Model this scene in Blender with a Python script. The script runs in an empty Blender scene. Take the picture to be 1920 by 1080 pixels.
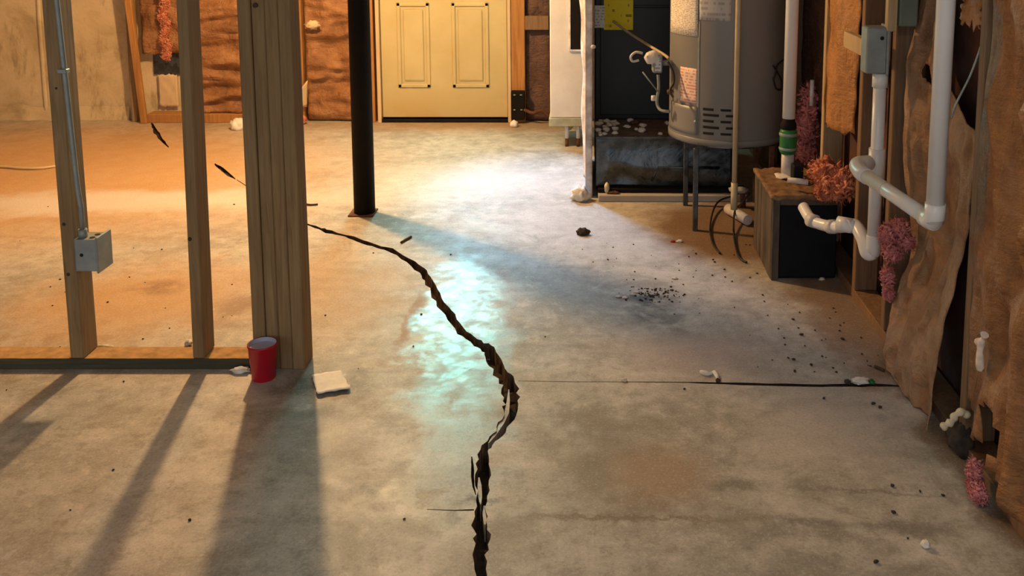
import bpy, bmesh, math, random
from mathutils import Vector, Matrix, noise as mnoise
from mathutils.geometry import delaunay_2d_cdt

# ------------------------------------------------------------------ camera, world, lights
scn = bpy.context.scene
COL = scn.collection
F, CX, CY, H = 1750.0, 1095.0, 69.0, 1.5          # focal length and optical axis of the cropped photo (1920x1080), eye height
TH = math.atan(229 / 1750)                        # camera pitch
cd = bpy.data.cameras.new('camera')
cam = bpy.data.objects.new('camera', cd); COL.objects.link(cam)
cam.location = (0, 0, H); cam.rotation_euler = (math.pi / 2 - TH, 0, 0)
cd.sensor_fit = 'HORIZONTAL'; cd.sensor_width = 36.0; cd.lens = 36.0 * F / 1920
cd.shift_x = (960 - CX) / 1920; cd.shift_y = (CY - 540) / 1920
cd.clip_start = 0.05
scn.camera = cam

w = bpy.data.worlds.new('world'); scn.world = w; w.use_nodes = True
bg = w.node_tree.nodes['Background']
bg.inputs[0].default_value = (0.86, 0.92, 1.0, 1); bg.inputs[1].default_value = 0.85

def lamp(name, typ, loc, energy, color, **kw):
    l = bpy.data.lights.new(name, typ); l.energy = energy; l.color = color
    for k, v in kw.items(): setattr(l, k, v)
    o = bpy.data.objects.new(name, l); COL.objects.link(o); o.location = loc
    return o
def aim(o, tgt):
    o.rotation_euler = (Vector(tgt) - o.location).to_track_quat('-Z', 'Y').to_euler()
# bare bulb hanging behind the stud partition
lamp('bulb_light', 'POINT', (-1.56, 4.97, 2.12), 205, (1.0, 0.62, 0.285), shadow_soft_size=0.045)
# daylight entering through the lite of the back door
o = lamp('door_daylight', 'SPOT', (-1.0, 6.55, 1.85), 265, (0.26, 0.52, 1.0), shadow_soft_size=0.16, spot_size=math.radians(47), spot_blend=1.0)
aim(o, (0.0, 4.85, 0))
# area light added above and behind the viewer to brighten the foreground
o = lamp('fill_light', 'AREA', (0.35, 0.6, 2.3), 11, (1.0, 0.95, 0.86), shape='RECTANGLE', size=1.2, size_y=0.25)
scn.view_settings.view_transform = 'Standard'
scn.view_settings.look = 'None'
scn.view_settings.exposure = 0.42
scn.view_settings.gamma = 1.0
scn.view_settings.use_curve_mapping = False

# ------------------------------------------------------------------ measuring helpers
c_, s_ = math.cos(TH), math.sin(TH)
def ray(x, y):
    a = (x - CX) / F; b = (y - CY) / F
    return Vector((a, c_ - b * s_, -(s_ + b * c_)))
def G(x, y, z=0.0):                 # point of the floor (or of the level z)
    r = ray(x, y); t = (z - H) / r.z
    return Vector((r.x * t, r.y * t, z))
def P(x, y, Y):                     # point at the distance Y
    r = ray(x, y); t = Y / r.y
    return Vector((r.x * t, Y, H + r.z * t))
def N3(p, s=1.0): return mnoise.noise(Vector(p) * s)

# ------------------------------------------------------------------ materials
class NT:
    def __init__(self, name):
        self.m = bpy.data.materials.new(name); self.m.use_nodes = True
        self.t = self.m.node_tree; self.n = self.t.nodes; self.bsdf = self.n['Principled BSDF']
    def new(self, typ, **kw):
        x = self.n.new(typ)
        for k, v in kw.items(): setattr(x, k, v)
        return x
    def link(self, a, b): self.t.links.new(a, b)
    def setin(self, sock, v):
        if hasattr(v, 'is_linked') or isinstance(v, bpy.types.NodeSocket): self.link(v, sock)
        elif isinstance(v, (tuple, list)) and len(v) == 3 and sock.type == 'RGBA': sock.default_value = (*v, 1)
        else: sock.default_value = v
    def coords(self, world=False):
        if world: return self.new('ShaderNodeNewGeometry').outputs['Position']
        return self.new('ShaderNodeTexCoord').outputs['Object']
    def mapping(self, v, scale=(1, 1, 1), loc=(0, 0, 0), rot=(0, 0, 0), typ='POINT'):
        x = self.new('ShaderNodeMapping', vector_type=typ); self.link(v, x.inputs[0])
        x.inputs['Location'].default_value = loc; x.inputs['Rotation'].default_value = rot; x.inputs['Scale'].default_value = scale
        return x.outputs[0]
    def noise(self, v, scale, detail=4, rough=0.55, dist=0.0):
        x = self.new('ShaderNodeTexNoise'); self.link(v, x.inputs['Vector'])
        x.inputs['Scale'].default_value = scale; x.inputs['Detail'].default_value = detail
        x.inputs['Roughness'].default_value = rough; x.inputs['Distortion'].default_value = dist
        return x.outputs['Fac'], x.outputs['Color']
    def ramp(self, f, stops):
        x = self.new('ShaderNodeValToRGB'); self.link(f, x.inputs[0]); e = x.color_ramp.elements
        while len(e) < len(stops): e.new(0.5)
        for el, (p, c) in zip(e, stops): el.position = p; el.color = (*c, 1)
        return x.outputs[0]
    def rng(self, v, a, b, c=0.0, d=1.0, smooth=True):
        x = self.new('ShaderNodeMapRange', interpolation_type='SMOOTHSTEP' if smooth else 'LINEAR')
        self.link(v, x.inputs[0])
        for i, q in enumerate((a, b, c, d)): x.inputs[i + 1].default_value = q
        return x.outputs[0]
    def mix(self, f, a, b, mode='MIX'):
        x = self.new('ShaderNodeMix', data_type='RGBA', blend_type=mode)
        self.setin(x.inputs[0], f); self.setin(x.inputs[6], a); self.setin(x.inputs[7], b)
        return x.outputs[2]
    def math(self, op, a, b=0.0):
        x = self.new('ShaderNodeMath', operation=op); self.setin(x.inputs[0], a); self.setin(x.inputs[1], b)
        return x.outputs[0]
    def bump(self, h, strength=0.3, dist=0.01, normal=None):
        x = self.new('ShaderNodeBump'); self.link(h, x.inputs['Height'])
        x.inputs['Strength'].default_value = strength; x.inputs['Distance'].default_value = dist
        if normal: self.link(normal, x.inputs['Normal'])
        return x.outputs[0]
    def out(self, color=None, rough=None, metal=0.0, normal=None, spec=0.5, **kw):
        b = self.bsdf
        if color is not None: self.setin(b.inputs['Base Color'], color)
        if rough is not None: self.setin(b.inputs['Roughness'], rough)
        b.inputs['Metallic'].default_value = metal
        b.inputs['Specular IOR Level'].default_value = spec
        if normal is not None: self.link(normal, b.inputs['Normal'])
        for k, v in kw.items(): self.setin(b.inputs[k], v)
        return self.m

def simple(name, col, var=0.25, scale=12, rough=0.6, metal=0.0, bump=0.1, bscale=60, spec=0.4, stretch=(1, 1, 1), col2=None):
    t = NT(name); v = t.mapping(t.coords(), stretch)
    f, _ = t.noise(v, scale, 5, 0.6)
    dark = tuple(x * (1 - var) for x in col) if col2 is None else col2
    light = tuple(min(1, x * (1 + var * 0.6)) for x in col)
    c = t.ramp(f, [(0.3, dark), (0.7, light)])
    g, _ = t.noise(v, bscale, 3)
    return t.out(c, rough, metal, t.bump(g, bump, 0.004), spec)

def wood(name, dark, mid, light, axis='z', knots=True):
    t = NT(name); co = t.coords(True)
    st = {'z': (1, 1, 0.06), 'x': (0.06, 1, 1), 'y': (1, 0.06, 1)}[axis]
    v = t.mapping(co, st)
    f, _ = t.noise(v, 55, 6, 0.65, 0.6)
    g, _ = t.noise(co, 2.5, 3)
    c = t.ramp(f, [(0.28, dark), (0.5, mid), (0.75, light)])
    c = t.mix(t.rng(g, 0.35, 0.65), c, tuple(0.75 * x for x in mid), 'MIX')
    c = t.mix(0.55, c, t.ramp(f, [(0.28, dark), (0.5, mid), (0.75, light)]))
    return t.out(c, 0.75, 0, t.bump(f, 0.25, 0.003), 0.25)

def kraft(name, a, b, c2):
    t = NT(name); co = t.coords(True)
    f, _ = t.noise(co, 7, 6, 0.65, 0.4)
    g, _ = t.noise(t.mapping(co, (1, 1, 2.2)), 30, 5, 0.6)
    c = t.ramp(f, [(0.28, a), (0.52, b), (0.78, c2)])
    r = t.rng(g, 0.3, 0.7, 0.42, 0.66)
    e, _ = t.noise(t.mapping(co, (1, 1, 0.6)), 11, 6, 0.6, 1.2)
    bm = t.bump(t.math('ADD', g, t.math('MULTIPLY', e, 2.0)), 0.7, 0.014)
    return t.out(c, r, 0, bm, 0.4)

def floor_material():
    t = NT('concrete_floor'); p = t.coords(True)
    n1, _ = t.noise(p, 1.6, 6, 0.62, 0.3)
    n2, _ = t.noise(p, 6.5, 6, 0.65, 0.2)
    n3, _ = t.noise(p, 45, 4, 0.7)
    _, nd = t.noise(p, 5.0, 4, 0.6)
    sub = t.new('ShaderNodeVectorMath', operation='SUBTRACT'); t.link(nd, sub.inputs[0]); sub.inputs[1].default_value = (0.5, 0.5, 0.5)
    scl = t.new('ShaderNodeVectorMath', operation='SCALE'); t.link(sub.outputs[0], scl.inputs[0]); scl.inputs['Scale'].default_value = 0.42
    add = t.new('ShaderNodeVectorMath', operation='ADD'); t.link(p, add.inputs[0]); t.link(scl.outputs[0], add.inputs[1])
    pd = add.outputs[0]
    _, nf = t.noise(p, 22, 5, 0.65)
    sb = t.new('ShaderNodeVectorMath', operation='SUBTRACT'); t.link(nf, sb.inputs[0]); sb.inputs[1].default_value = (0.5, 0.5, 0.5)
    sc = t.new('ShaderNodeVectorMath', operation='SCALE'); t.link(sb.outputs[0], sc.inputs[0]); sc.inputs['Scale'].default_value = 0.10
    ad = t.new('ShaderNodeVectorMath', operation='ADD'); t.link(p, ad.inputs[0]); t.link(sc.outputs[0], ad.inputs[1]); pf_ = ad.outputs[0]
    c = t.ramp(n1, [(0.32, (0.25, 0.235, 0.20)), (0.5, (0.40, 0.375, 0.33)), (0.68, (0.50, 0.47, 0.42))])
    c = t.mix(t.rng(n2, 0.42, 0.68, 0, 0.5), c, (0.27, 0.25, 0.20))
    c = t.mix(t.rng(n2, 0.50, 0.30, 0, 0.35), c, (0.55, 0.51, 0.45))
    n4, _ = t.noise(p, 16, 8, 0.72, 0.15)
    n5, _ = t.noise(t.mapping(p, (0.45, 1.6, 1)), 5, 7, 0.7, 0.3)
    c = t.mix(t.rng(n4, 0.50, 0.64, 0, 0.45), c, (0.17, 0.145, 0.105))
    c = t.mix(t.rng(n4, 0.47, 0.34, 0, 0.40), c, (0.66, 0.62, 0.55))
    c = t.mix(t.rng(n5, 0.52, 0.68, 0, 0.35), c, (0.20, 0.175, 0.135))
    c = t.mix(t.rng(n5, 0.45, 0.31, 0, 0.30), c, (0.62, 0.58, 0.53))
    n7, _ = t.noise(p, 3.2, 7, 0.7, 0.8)
    c = t.mix(t.rng(n7, 0.52, 0.64, 0, 0.45), c, (0.20, 0.175, 0.13)); c = t.mix(t.rng(n7, 0.46, 0.34, 0, 0.35), c, (0.60, 0.56, 0.50))
    def stain(loc, r, rot, col, k, lo=0.55, hi=1.15, breakup=0.0, src=None):
        nonlocal c
        m = t.mapping(src or pd, (r[0], r[1], 1), (loc[0], loc[1], 0), (0, 0, rot), 'TEXTURE')
        sx = t.new('ShaderNodeVectorMath', operation='LENGTH'); t.link(m, sx.inputs[0])
        f = t.rng(sx.outputs['Value'], hi, lo, 0, k)
        if breakup: f = t.math('MULTIPLY', f, t.rng(n2, 0.5 - breakup, 0.5 + breakup * 0.4))
        c = t.mix(f, c, col)
    # bulb's warm tone painted, with orange dirt, over the back left of the slab
    stain((-3.2, 5.3), (2.4, 1.7), 0.0, (0.52, 0.27, 0.09), 0.85, 0.3, 1.1)
    stain((-1.75, 3.5), (0.75, 0.55), 0.3, (0.50, 0.27, 0.095), 0.8, 0.2, 1.1)
    stain((-1.05, 3.7), (0.22, 0.55), 0.2, (0.43, 0.29, 0.15), 0.55, 0.2, 1.15)
    # paler streak and patches across the back
    stain((-2.6, 4.75), (1.7, 0.24), 0.06, (0.62, 0.55, 0.48), 0.75, 0.3, 1.2)
    stain((-0.55, 5.15), (0.9, 0.5), 0.0, (0.60, 0.58, 0.56), 0.45, 0.2, 1.2)
    stain((0.1, 4.3), (0.7, 0.35), -0.5, (0.52, 0.50, 0.49), 0.4, 0.2, 1.2)
    # rusty dirt in front of the door, under the water heater and along the wall
    stain((-0.9, 6.55), (1.3, 0.25), 0, (0.30, 0.17, 0.07), 0.7, 0.2, 1.2)
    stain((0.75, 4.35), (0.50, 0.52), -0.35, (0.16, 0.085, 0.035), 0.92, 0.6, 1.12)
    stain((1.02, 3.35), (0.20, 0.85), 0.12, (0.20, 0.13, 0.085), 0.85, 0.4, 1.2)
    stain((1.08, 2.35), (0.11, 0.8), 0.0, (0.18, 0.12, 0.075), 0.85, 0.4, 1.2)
    # damp patch of dirt
    stain((0.24, 3.50), (0.13, 0.07), 0.1, (0.07, 0.055, 0.045), 0.9, 0.2, 1.2, 0.12)
    stain((0.31, 3.33), (0.09, 0.13), 0.2, (0.12, 0.10, 0.085), 0.7, 0.1, 1.2, 0.12)
    stain((0.36, 3.08), (0.26, 0.2), 0.2, (0.40, 0.30, 0.24), 0.5, 0.1, 1.2)
    # olive and grey old damp patches in the foreground
    stain((0.02, 2.55), (0.22, 0.22), 0.0, (0.19, 0.16, 0.115), 0.55, 0.1, 1.2, 0.2)
    stain((0.13, 2.23), (0.24, 0.10), 0.0, (0.20, 0.155, 0.105), 0.7, 0.2, 1.2, 0.25)
    stain((0.52, 2.10), (0.42, 0.07), -0.05, (0.22, 0.20, 0.17), 0.75, 0.2, 1.2, 0.2)
    stain((0.62, 1.98), (0.40, 0.06), 0.05, (0.20, 0.19, 0.165), 0.7, 0.2, 1.2, 0.2)
    stain((0.72, 2.6), (0.28, 0.35), 0.0, (0.46, 0.41, 0.37), 0.6, 0.2, 1.2)
    stain((-0.30, 2.23), (0.10, 0.035), 0.0, (0.20, 0.165, 0.12), 0.8, 0.2, 1.2, 0.2)
    stain((-0.645, 3.33), (0.026, 0.31), -0.03, (0.26, 0.14, 0.055), 0.9, 0.4, 1.2, 0, pf_)  # narrow brown strip on the middle of the slab
    stain((-0.86, 3.55), (0.20, 0.55), -0.1, (0.40, 0.26, 0.125), 0.6, 0.3, 1.1, 0, pf_)
    stain((-1.72, 3.62), (0.13, 0.10), 0.1, (0.22, 0.10, 0.035), 0.8, 0.1, 1.3, 0.15, pf_)
    stain((-1.32, 3.45), (0.12, 0.22), -0.5, (0.24, 0.12, 0.045), 0.75, 0.1, 1.3, 0.15, pf_)
    stain((-2.1, 3.15), (0.5, 0.06), 0.05, (0.28, 0.15, 0.06), 0.6, 0.1, 1.3, 0.15, pf_)
    stain((0.20, 2.36), (0.17, 0.16), 0.0, (0.30, 0.19, 0.11), 0.75, 0.3, 1.2, 0, pf_)
    stain((0.02, 2.36), (0.07, 0.17), 0.0, (0.19, 0.165, 0.10), 0.6, 0.2, 1.2, 0, pf_)
    stain((0.10, 2.165), (0.33, 0.012), -0.01, (0.16, 0.115, 0.07), 0.7, 0.2, 1.3, 0, pf_)
    stain((0.42, 2.62), (0.07, 0.15), 0.3, (0.20, 0.185, 0.14), 0.6, 0.1, 1.3, 0.2, pf_)
    stain((0.40, 2.30), (0.09, 0.035), 0.0, (0.15, 0.14, 0.11), 0.75, 0.1, 1.3, 0, pf_)
    stain((0.55, 2.15), (0.13, 0.02), -0.2, (0.14, 0.13, 0.115), 0.75, 0.1, 1.3, 0, pf_)
    stain((0.80, 2.12), (0.16, 0.035), -0.1, (0.15, 0.14, 0.12), 0.75, 0.1, 1.3, 0, pf_)
    stain((0.75, 2.27), (0.25, 0.008), -0.12, (0.14, 0.12, 0.10), 0.6, 0.1, 1.3, 0, pf_)
    stain((-0.28, 2.235), (0.09, 0.014), 0.0, (0.13, 0.10, 0.07), 0.8, 0.2, 1.3, 0, pf_)
    stain((-0.27, 2.19), (0.05, 0.03), 0.0, (0.60, 0.53, 0.45), 0.7, 0.2, 1.3, 0, pf_)
    stain((0.45, 3.05), (0.30, 0.25), 0.2, (0.47, 0.36, 0.30), 0.55, 0.1, 1.2, 0, pf_)
    stain((-0.08, 3.05), (0.22, 0.10), 0.1, (0.22, 0.20, 0.165), 0.45, 0.1, 1.3, 0.2, pf_)
    stain((0.25, 3.52), (0.15, 0.05), 0.1, (0.06, 0.048, 0.04), 0.9, 0.1, 1.3, 0.12, pf_)
    stain((0.24, 3.36), (0.07, 0.13), 0.1, (0.09, 0.075, 0.06), 0.8, 0.1, 1.3, 0.12, pf_)
    stain((-0.90, 2.83), (0.13, 0.09), 0.0, (0.055, 0.055, 0.05), 0.85, 0.2, 1.3, 0.25, pf_)
    stain((-0.83, 2.62), (0.10, 0.16), 0.1, (0.12, 0.13, 0.12), 0.65, 0.2, 1.3, 0.25, pf_)
    stain((-0.86, 2.72), (0.045, 0.06), 0.1, (0.75, 0.75, 0.72), 0.95, 0.1, 1.2, 0.10, pf_)
    stain((-0.86, 2.50), (0.05, 0.08), 0.1, (0.45, 0.46, 0.45), 0.6, 0.1, 1.2, 0.10, pf_)
    stain((-0.62, 3.0), (0.12, 0.03), 0.1, (0.30, 0.22, 0.13), 0.6, 0.2, 1.3)
    stain((-0.80, 2.80), (0.14, 0.20), 0.1, (0.10, 0.10, 0.085), 0.85, 0.2, 1.2, 0.16)
    stain((-0.86, 2.55), (0.10, 0.10), 0.1, (0.45, 0.45, 0.43), 0.6, 0.1, 1.2, 0.10)
    sp = t.rng(n3, 0.66, 0.74, 0, 0.35)
    n6, _ = t.noise(p, 130, 3, 0.7)
    c = t.mix(t.rng(n6, 0.52, 0.68, 0, 0.38), c, (0.17, 0.14, 0.11)); c = t.mix(t.rng(n6, 0.46, 0.32, 0, 0.30), c, (0.66, 0.62, 0.56))
    c = t.mix(sp, c, (0.10, 0.075, 0.05))
    c = t.mix(t.rng(n3, 0.36, 0.28, 0, 0.25), c, (0.66, 0.63, 0.58))
    # strip trowelled smooth in the middle of the slab, rough elsewhere
    m = t.mapping(pd, (0.20, 1.0, 1), (-0.43, 3.05, 0), (0, 0, 0.10), 'TEXTURE')
    sx = t.new('ShaderNodeVectorMath', operation='LENGTH'); t.link(m, sx.inputs[0])
    sm = t.math('MULTIPLY', t.rng(sx.outputs['Value'], 1.1, 0.75), t.rng(n4, 0.42, 0.58, 1.0, 0.5))
    r = t.math('SUBTRACT', t.rng(n2, 0.35, 0.65, 0.50, 0.60), t.math('MULTIPLY', sm, 0.31))
    hgt = t.math('ADD', t.math('MULTIPLY', n2, 0.28), t.math('MULTIPLY', n3, 0.40))
    return t.out(c, r, 0, t.bump(hgt, 0.14, 0.010), 0.5)

def printed(name, paper, ink, sx, sy, dens=0.5, axis='z'):
    # a label printed with rows of tiny lines of text
    t = NT(name); co = t.coords(True)
    sep = t.new('ShaderNodeSeparateXYZ'); t.link(co, sep.inputs[0])
    row = t.math('FRACT', t.math('MULTIPLY', sep.outputs['Z'], sy))
    rowid = t.math('FLOOR', t.math('MULTIPLY', sep.outputs['Z'], sy))
    comb = t.new('ShaderNodeCombineXYZ'); t.link(t.math('MULTIPLY', sep.outputs['X'], sx), comb.inputs[0]); t.link(t.math('MULTIPLY', rowid, 3.7), comb.inputs[1])
    f, _ = t.noise(comb.outputs[0], 1.0, 2)
    m = t.math('MULTIPLY', t.rng(f, dens - 0.03, dens + 0.03), t.math('GREATER_THAN', row, 0.5))
    return t.out(t.mix(t.math('MULTIPLY', m, 0.75), paper, ink), 0.6, 0, None, 0.3)

M = {}
M['floor'] = floor_material()
M['crack_side'] = simple('shaded_crack_concrete', (0.15, 0.10, 0.065), 0.6, 25, 0.95, bump=0.8, bscale=45, spec=0.1, col2=(0.05, 0.03, 0.02))  # crack sides darkened in the colour, painting the shade inside the gap
M['crack_dirt'] = simple('crack_dirt', (0.035, 0.022, 0.014), 0.5, 40, 0.95, bump=0.6)
t = NT('concrete_wall'); co = t.coords(True)
f1, _ = t.noise(co, 2.2, 6, 0.65, 0.5); f2, _ = t.noise(t.mapping(co, (1, 1, 0.35)), 9, 6, 0.7); f3, _ = t.noise(co, 55, 3)
cc = t.ramp(f1, [(0.3, (0.36, 0.27, 0.15)), (0.5, (0.56, 0.45, 0.28)), (0.7, (0.66, 0.55, 0.37))])
cc = t.mix(t.rng(f2, 0.52, 0.72, 0, 0.6), cc, (0.22, 0.15, 0.07))
M['wall'] = t.out(cc, 0.85, 0, t.bump(f3, 0.3, 0.006), 0.2)
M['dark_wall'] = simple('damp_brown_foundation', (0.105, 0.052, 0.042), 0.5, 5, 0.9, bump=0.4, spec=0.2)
M['plain'] = simple('old_plaster', (0.42, 0.38, 0.32), 0.2, 3, 0.9, spec=0.2)
M['joist'] = wood('ceiling_boards', (0.20, 0.13, 0.07), (0.32, 0.22, 0.12), (0.42, 0.30, 0.18), 'x')
M['stud'] = wood('pine_stud', (0.17, 0.10, 0.045), (0.27, 0.175, 0.082), (0.36, 0.25, 0.125))
M['stud_light'] = wood('pale_pine', (0.34, 0.23, 0.12), (0.46, 0.33, 0.18), (0.56, 0.42, 0.25))
M['stud_orange'] = wood('bulb_lit_pine', (0.24, 0.105, 0.03), (0.38, 0.18, 0.055), (0.48, 0.25, 0.09))  # pine of the back wall with the bulb's warm light in its colour
M['stud_brown'] = wood('brown_board', (0.13, 0.075, 0.04), (0.21, 0.125, 0.07), (0.28, 0.175, 0.10))
M['plate'] = wood('treated_plate', (0.04, 0.04, 0.024), (0.07, 0.066, 0.04), (0.11, 0.10, 0.062), 'x')
M['plate_top_lit'] = simple('lit_plate_top', (0.46, 0.27, 0.11), 0.35, 25, 0.95, bump=0.3, spec=0.1)  # dusty plate top, orange of the bulb light put into its colour
M['knot'] = simple('knot', (0.05, 0.028, 0.015), 0.4, 80, 0.8)
M['kraft'] = kraft('kraft_paper', (0.13, 0.052, 0.018), (0.28, 0.128, 0.048), (0.42, 0.225, 0.105))
M['kraft_pale'] = kraft('pale_kraft_paper', (0.20, 0.105, 0.052), (0.35, 0.20, 0.105), (0.47, 0.29, 0.17))
M['kraft_orange'] = kraft('orange_kraft_paper', (0.26, 0.10, 0.025), (0.40, 0.18, 0.05), (0.50, 0.26, 0.09))
M['kraft_dark'] = kraft('dark_kraft_paper', (0.055, 0.025, 0.018), (0.10, 0.05, 0.035), (0.15, 0.08, 0.055))
M['pink'] = simple('pink_fibreglass', (0.62, 0.27, 0.27), 0.4, 34, 0.95, bump=1.0, bscale=120, spec=0.1, col2=(0.38, 0.10, 0.10))
M['pink_orange'] = simple('dusty_pink_fibreglass', (0.62, 0.27, 0.16), 0.4, 34, 0.95, bump=1.0, bscale=120, spec=0.1, col2=(0.34, 0.09, 0.045))
t = NT('yellow_door_paint'); co = t.coords(True); f1, _ = t.noise(co, 3, 5, 0.6); f3, _ = t.noise(co, 26, 4, 0.7)
sep = t.new('ShaderNodeSeparateXYZ'); t.link(co, sep.inputs[0])
cc = t.ramp(f1, [(0.3, (0.44, 0.36, 0.17)), (0.7, (0.52, 0.445, 0.23))])
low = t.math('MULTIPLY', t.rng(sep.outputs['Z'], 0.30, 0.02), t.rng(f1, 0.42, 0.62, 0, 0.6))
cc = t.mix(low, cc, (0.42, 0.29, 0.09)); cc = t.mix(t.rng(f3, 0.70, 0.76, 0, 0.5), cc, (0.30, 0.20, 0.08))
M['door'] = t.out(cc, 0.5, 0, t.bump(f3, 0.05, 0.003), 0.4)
M['trim'] = simple('cream_trim', (0.60, 0.45, 0.27), 0.2, 6, 0.6, stretch=(1, 1, 0.2))
M['black'] = simple('black_paint', (0.010, 0.008, 0.007), 0.4, 10, 0.7, bump=0.15, spec=0.12)
M['furnace'] = simple('furnace_black', (0.018, 0.022, 0.024), 0.2, 4, 0.5, bump=0.03, bscale=15)
M['rust'] = simple('rust', (0.12, 0.05, 0.025), 0.5, 30, 0.9, bump=0.5)
t = NT('dull_sheet_metal'); co = t.coords(True); f1, _ = t.noise(co, 4, 4, 0.6, 0.8); f2, _ = t.noise(co, 22, 4)
cc = t.ramp(f2, [(0.3, (0.055, 0.065, 0.07)), (0.7, (0.12, 0.135, 0.145))])
M['sheet'] = t.out(cc, t.rng(f2, 0.3, 0.7, 0.22, 0.36), 0.8, t.bump(f1, 0.22, 0.03), 0.5)
M['galv'] = simple('galvanised_steel', (0.29, 0.325, 0.315), 0.2, 15, 0.5, 0.35, 0.05)
M['white_metal'] = simple('white_enamel', (0.66, 0.63, 0.56), 0.14, 5, 0.45, bump=0.03)
M['white_dirty'] = simple('scuffed_white', (0.70, 0.69, 0.68), 0.45, 14, 0.7, bump=0.3, col2=(0.36, 0.30, 0.28))
M['greenish'] = simple('greenish_tray', (0.36, 0.36, 0.25), 0.3, 12, 0.6)
M['pvc'] = simple('white_pvc', (0.72, 0.72, 0.71), 0.08, 8, 0.3, bump=0.02, spec=0.5)
M['pvc_old'] = simple('dusty_pvc', (0.58, 0.55, 0.53), 0.3, 14, 0.45, bump=0.06)
M['heater'] = simple('heater_grey_enamel', (0.185, 0.183, 0.172), 0.07, 3, 0.42, bump=0.02, spec=0.5)
M['heater_dark'] = simple('dark_slot', (0.008, 0.008, 0.008), 0.2, 10, 0.8)
M['tan_pipe'] = simple('tan_cpvc', (0.50, 0.41, 0.26), 0.15, 10, 0.4)
M['cable'] = simple('tan_cable', (0.42, 0.34, 0.22), 0.2, 30, 0.6)
M['black_wire'] = simple('black_wire', (0.015, 0.012, 0.011), 0.2, 30, 0.5)
M['green'] = simple('green_rubber', (0.015, 0.16, 0.035), 0.35, 25, 0.45)
M['red'] = simple('red_plastic', (0.42, 0.002, 0.018), 0.12, 10, 0.35, bump=0.02, spec=0.5)
M['cup_in'] = simple('cup_white_inner', (0.46, 0.47, 0.62), 0.1, 10, 0.4)
M['paper'] = simple('paper_towel', (0.84, 0.81, 0.74), 0.1, 30, 0.9, bump=0.5, bscale=90)
M['scrap'] = simple('pale_scrap', (0.74, 0.70, 0.62), 0.2, 40, 0.85, bump=0.3)
M['scrap_cream'] = simple('cream_scrap', (0.66, 0.58, 0.40), 0.25, 40, 0.85, bump=0.3)
M['crumb'] = simple('dark_crumb', (0.045, 0.034, 0.027), 0.4, 60, 0.95)
M['twig'] = simple('twig', (0.07, 0.04, 0.022), 0.4, 60, 0.9)
M['pump_black'] = simple('pump_black', (0.004, 0.006, 0.010), 0.3, 10, 0.6, bump=0.1, spec=0.2)
M['pump_side'] = simple('weathered_side', (0.09, 0.07, 0.055), 0.6, 20, 0.85, bump=0.6, stretch=(1, 1, 0.25))
M['pump_top'] = simple('rusty_lid', (0.22, 0.13, 0.065), 0.6, 16, 0.85, bump=0.6, col2=(0.07, 0.04, 0.02))
M['label_white'] = printed('heater_label_print', (0.74, 0.68, 0.56), (0.30, 0.23, 0.19), 190, 120, 0.5)
M['label_grey'] = printed('grey_label_print', (0.46, 0.45, 0.43), (0.26, 0.25, 0.25), 40, 40, 0.5)
M['label_pink'] = printed('pink_label_print', (0.72, 0.56, 0.46), (0.55, 0.16, 0.11), 70, 70, 0.48)
M['label_yellow'] = printed('yellow_label_print', (0.72, 0.60, 0.02), (0.10, 0.085, 0.01), 30, 34, 0.62)
M['label_small'] = printed('small_label_print', (0.62, 0.68, 0.68), (0.20, 0.24, 0.26), 80, 60, 0.5)
M['foam'] = simple('dried_foam', (0.72, 0.62, 0.50), 0.3, 40, 0.9, bump=0.4)
t = NT('daylight_glass'); t.bsdf.inputs['Base Color'].default_value = (0.6, 0.8, 0.85, 1)
t.bsdf.inputs['Emission Color'].default_value = (0.22, 0.95, 0.92, 1); t.bsdf.inputs['Emission Strength'].default_value = 14.0
M['daylight'] = t.m

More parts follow.
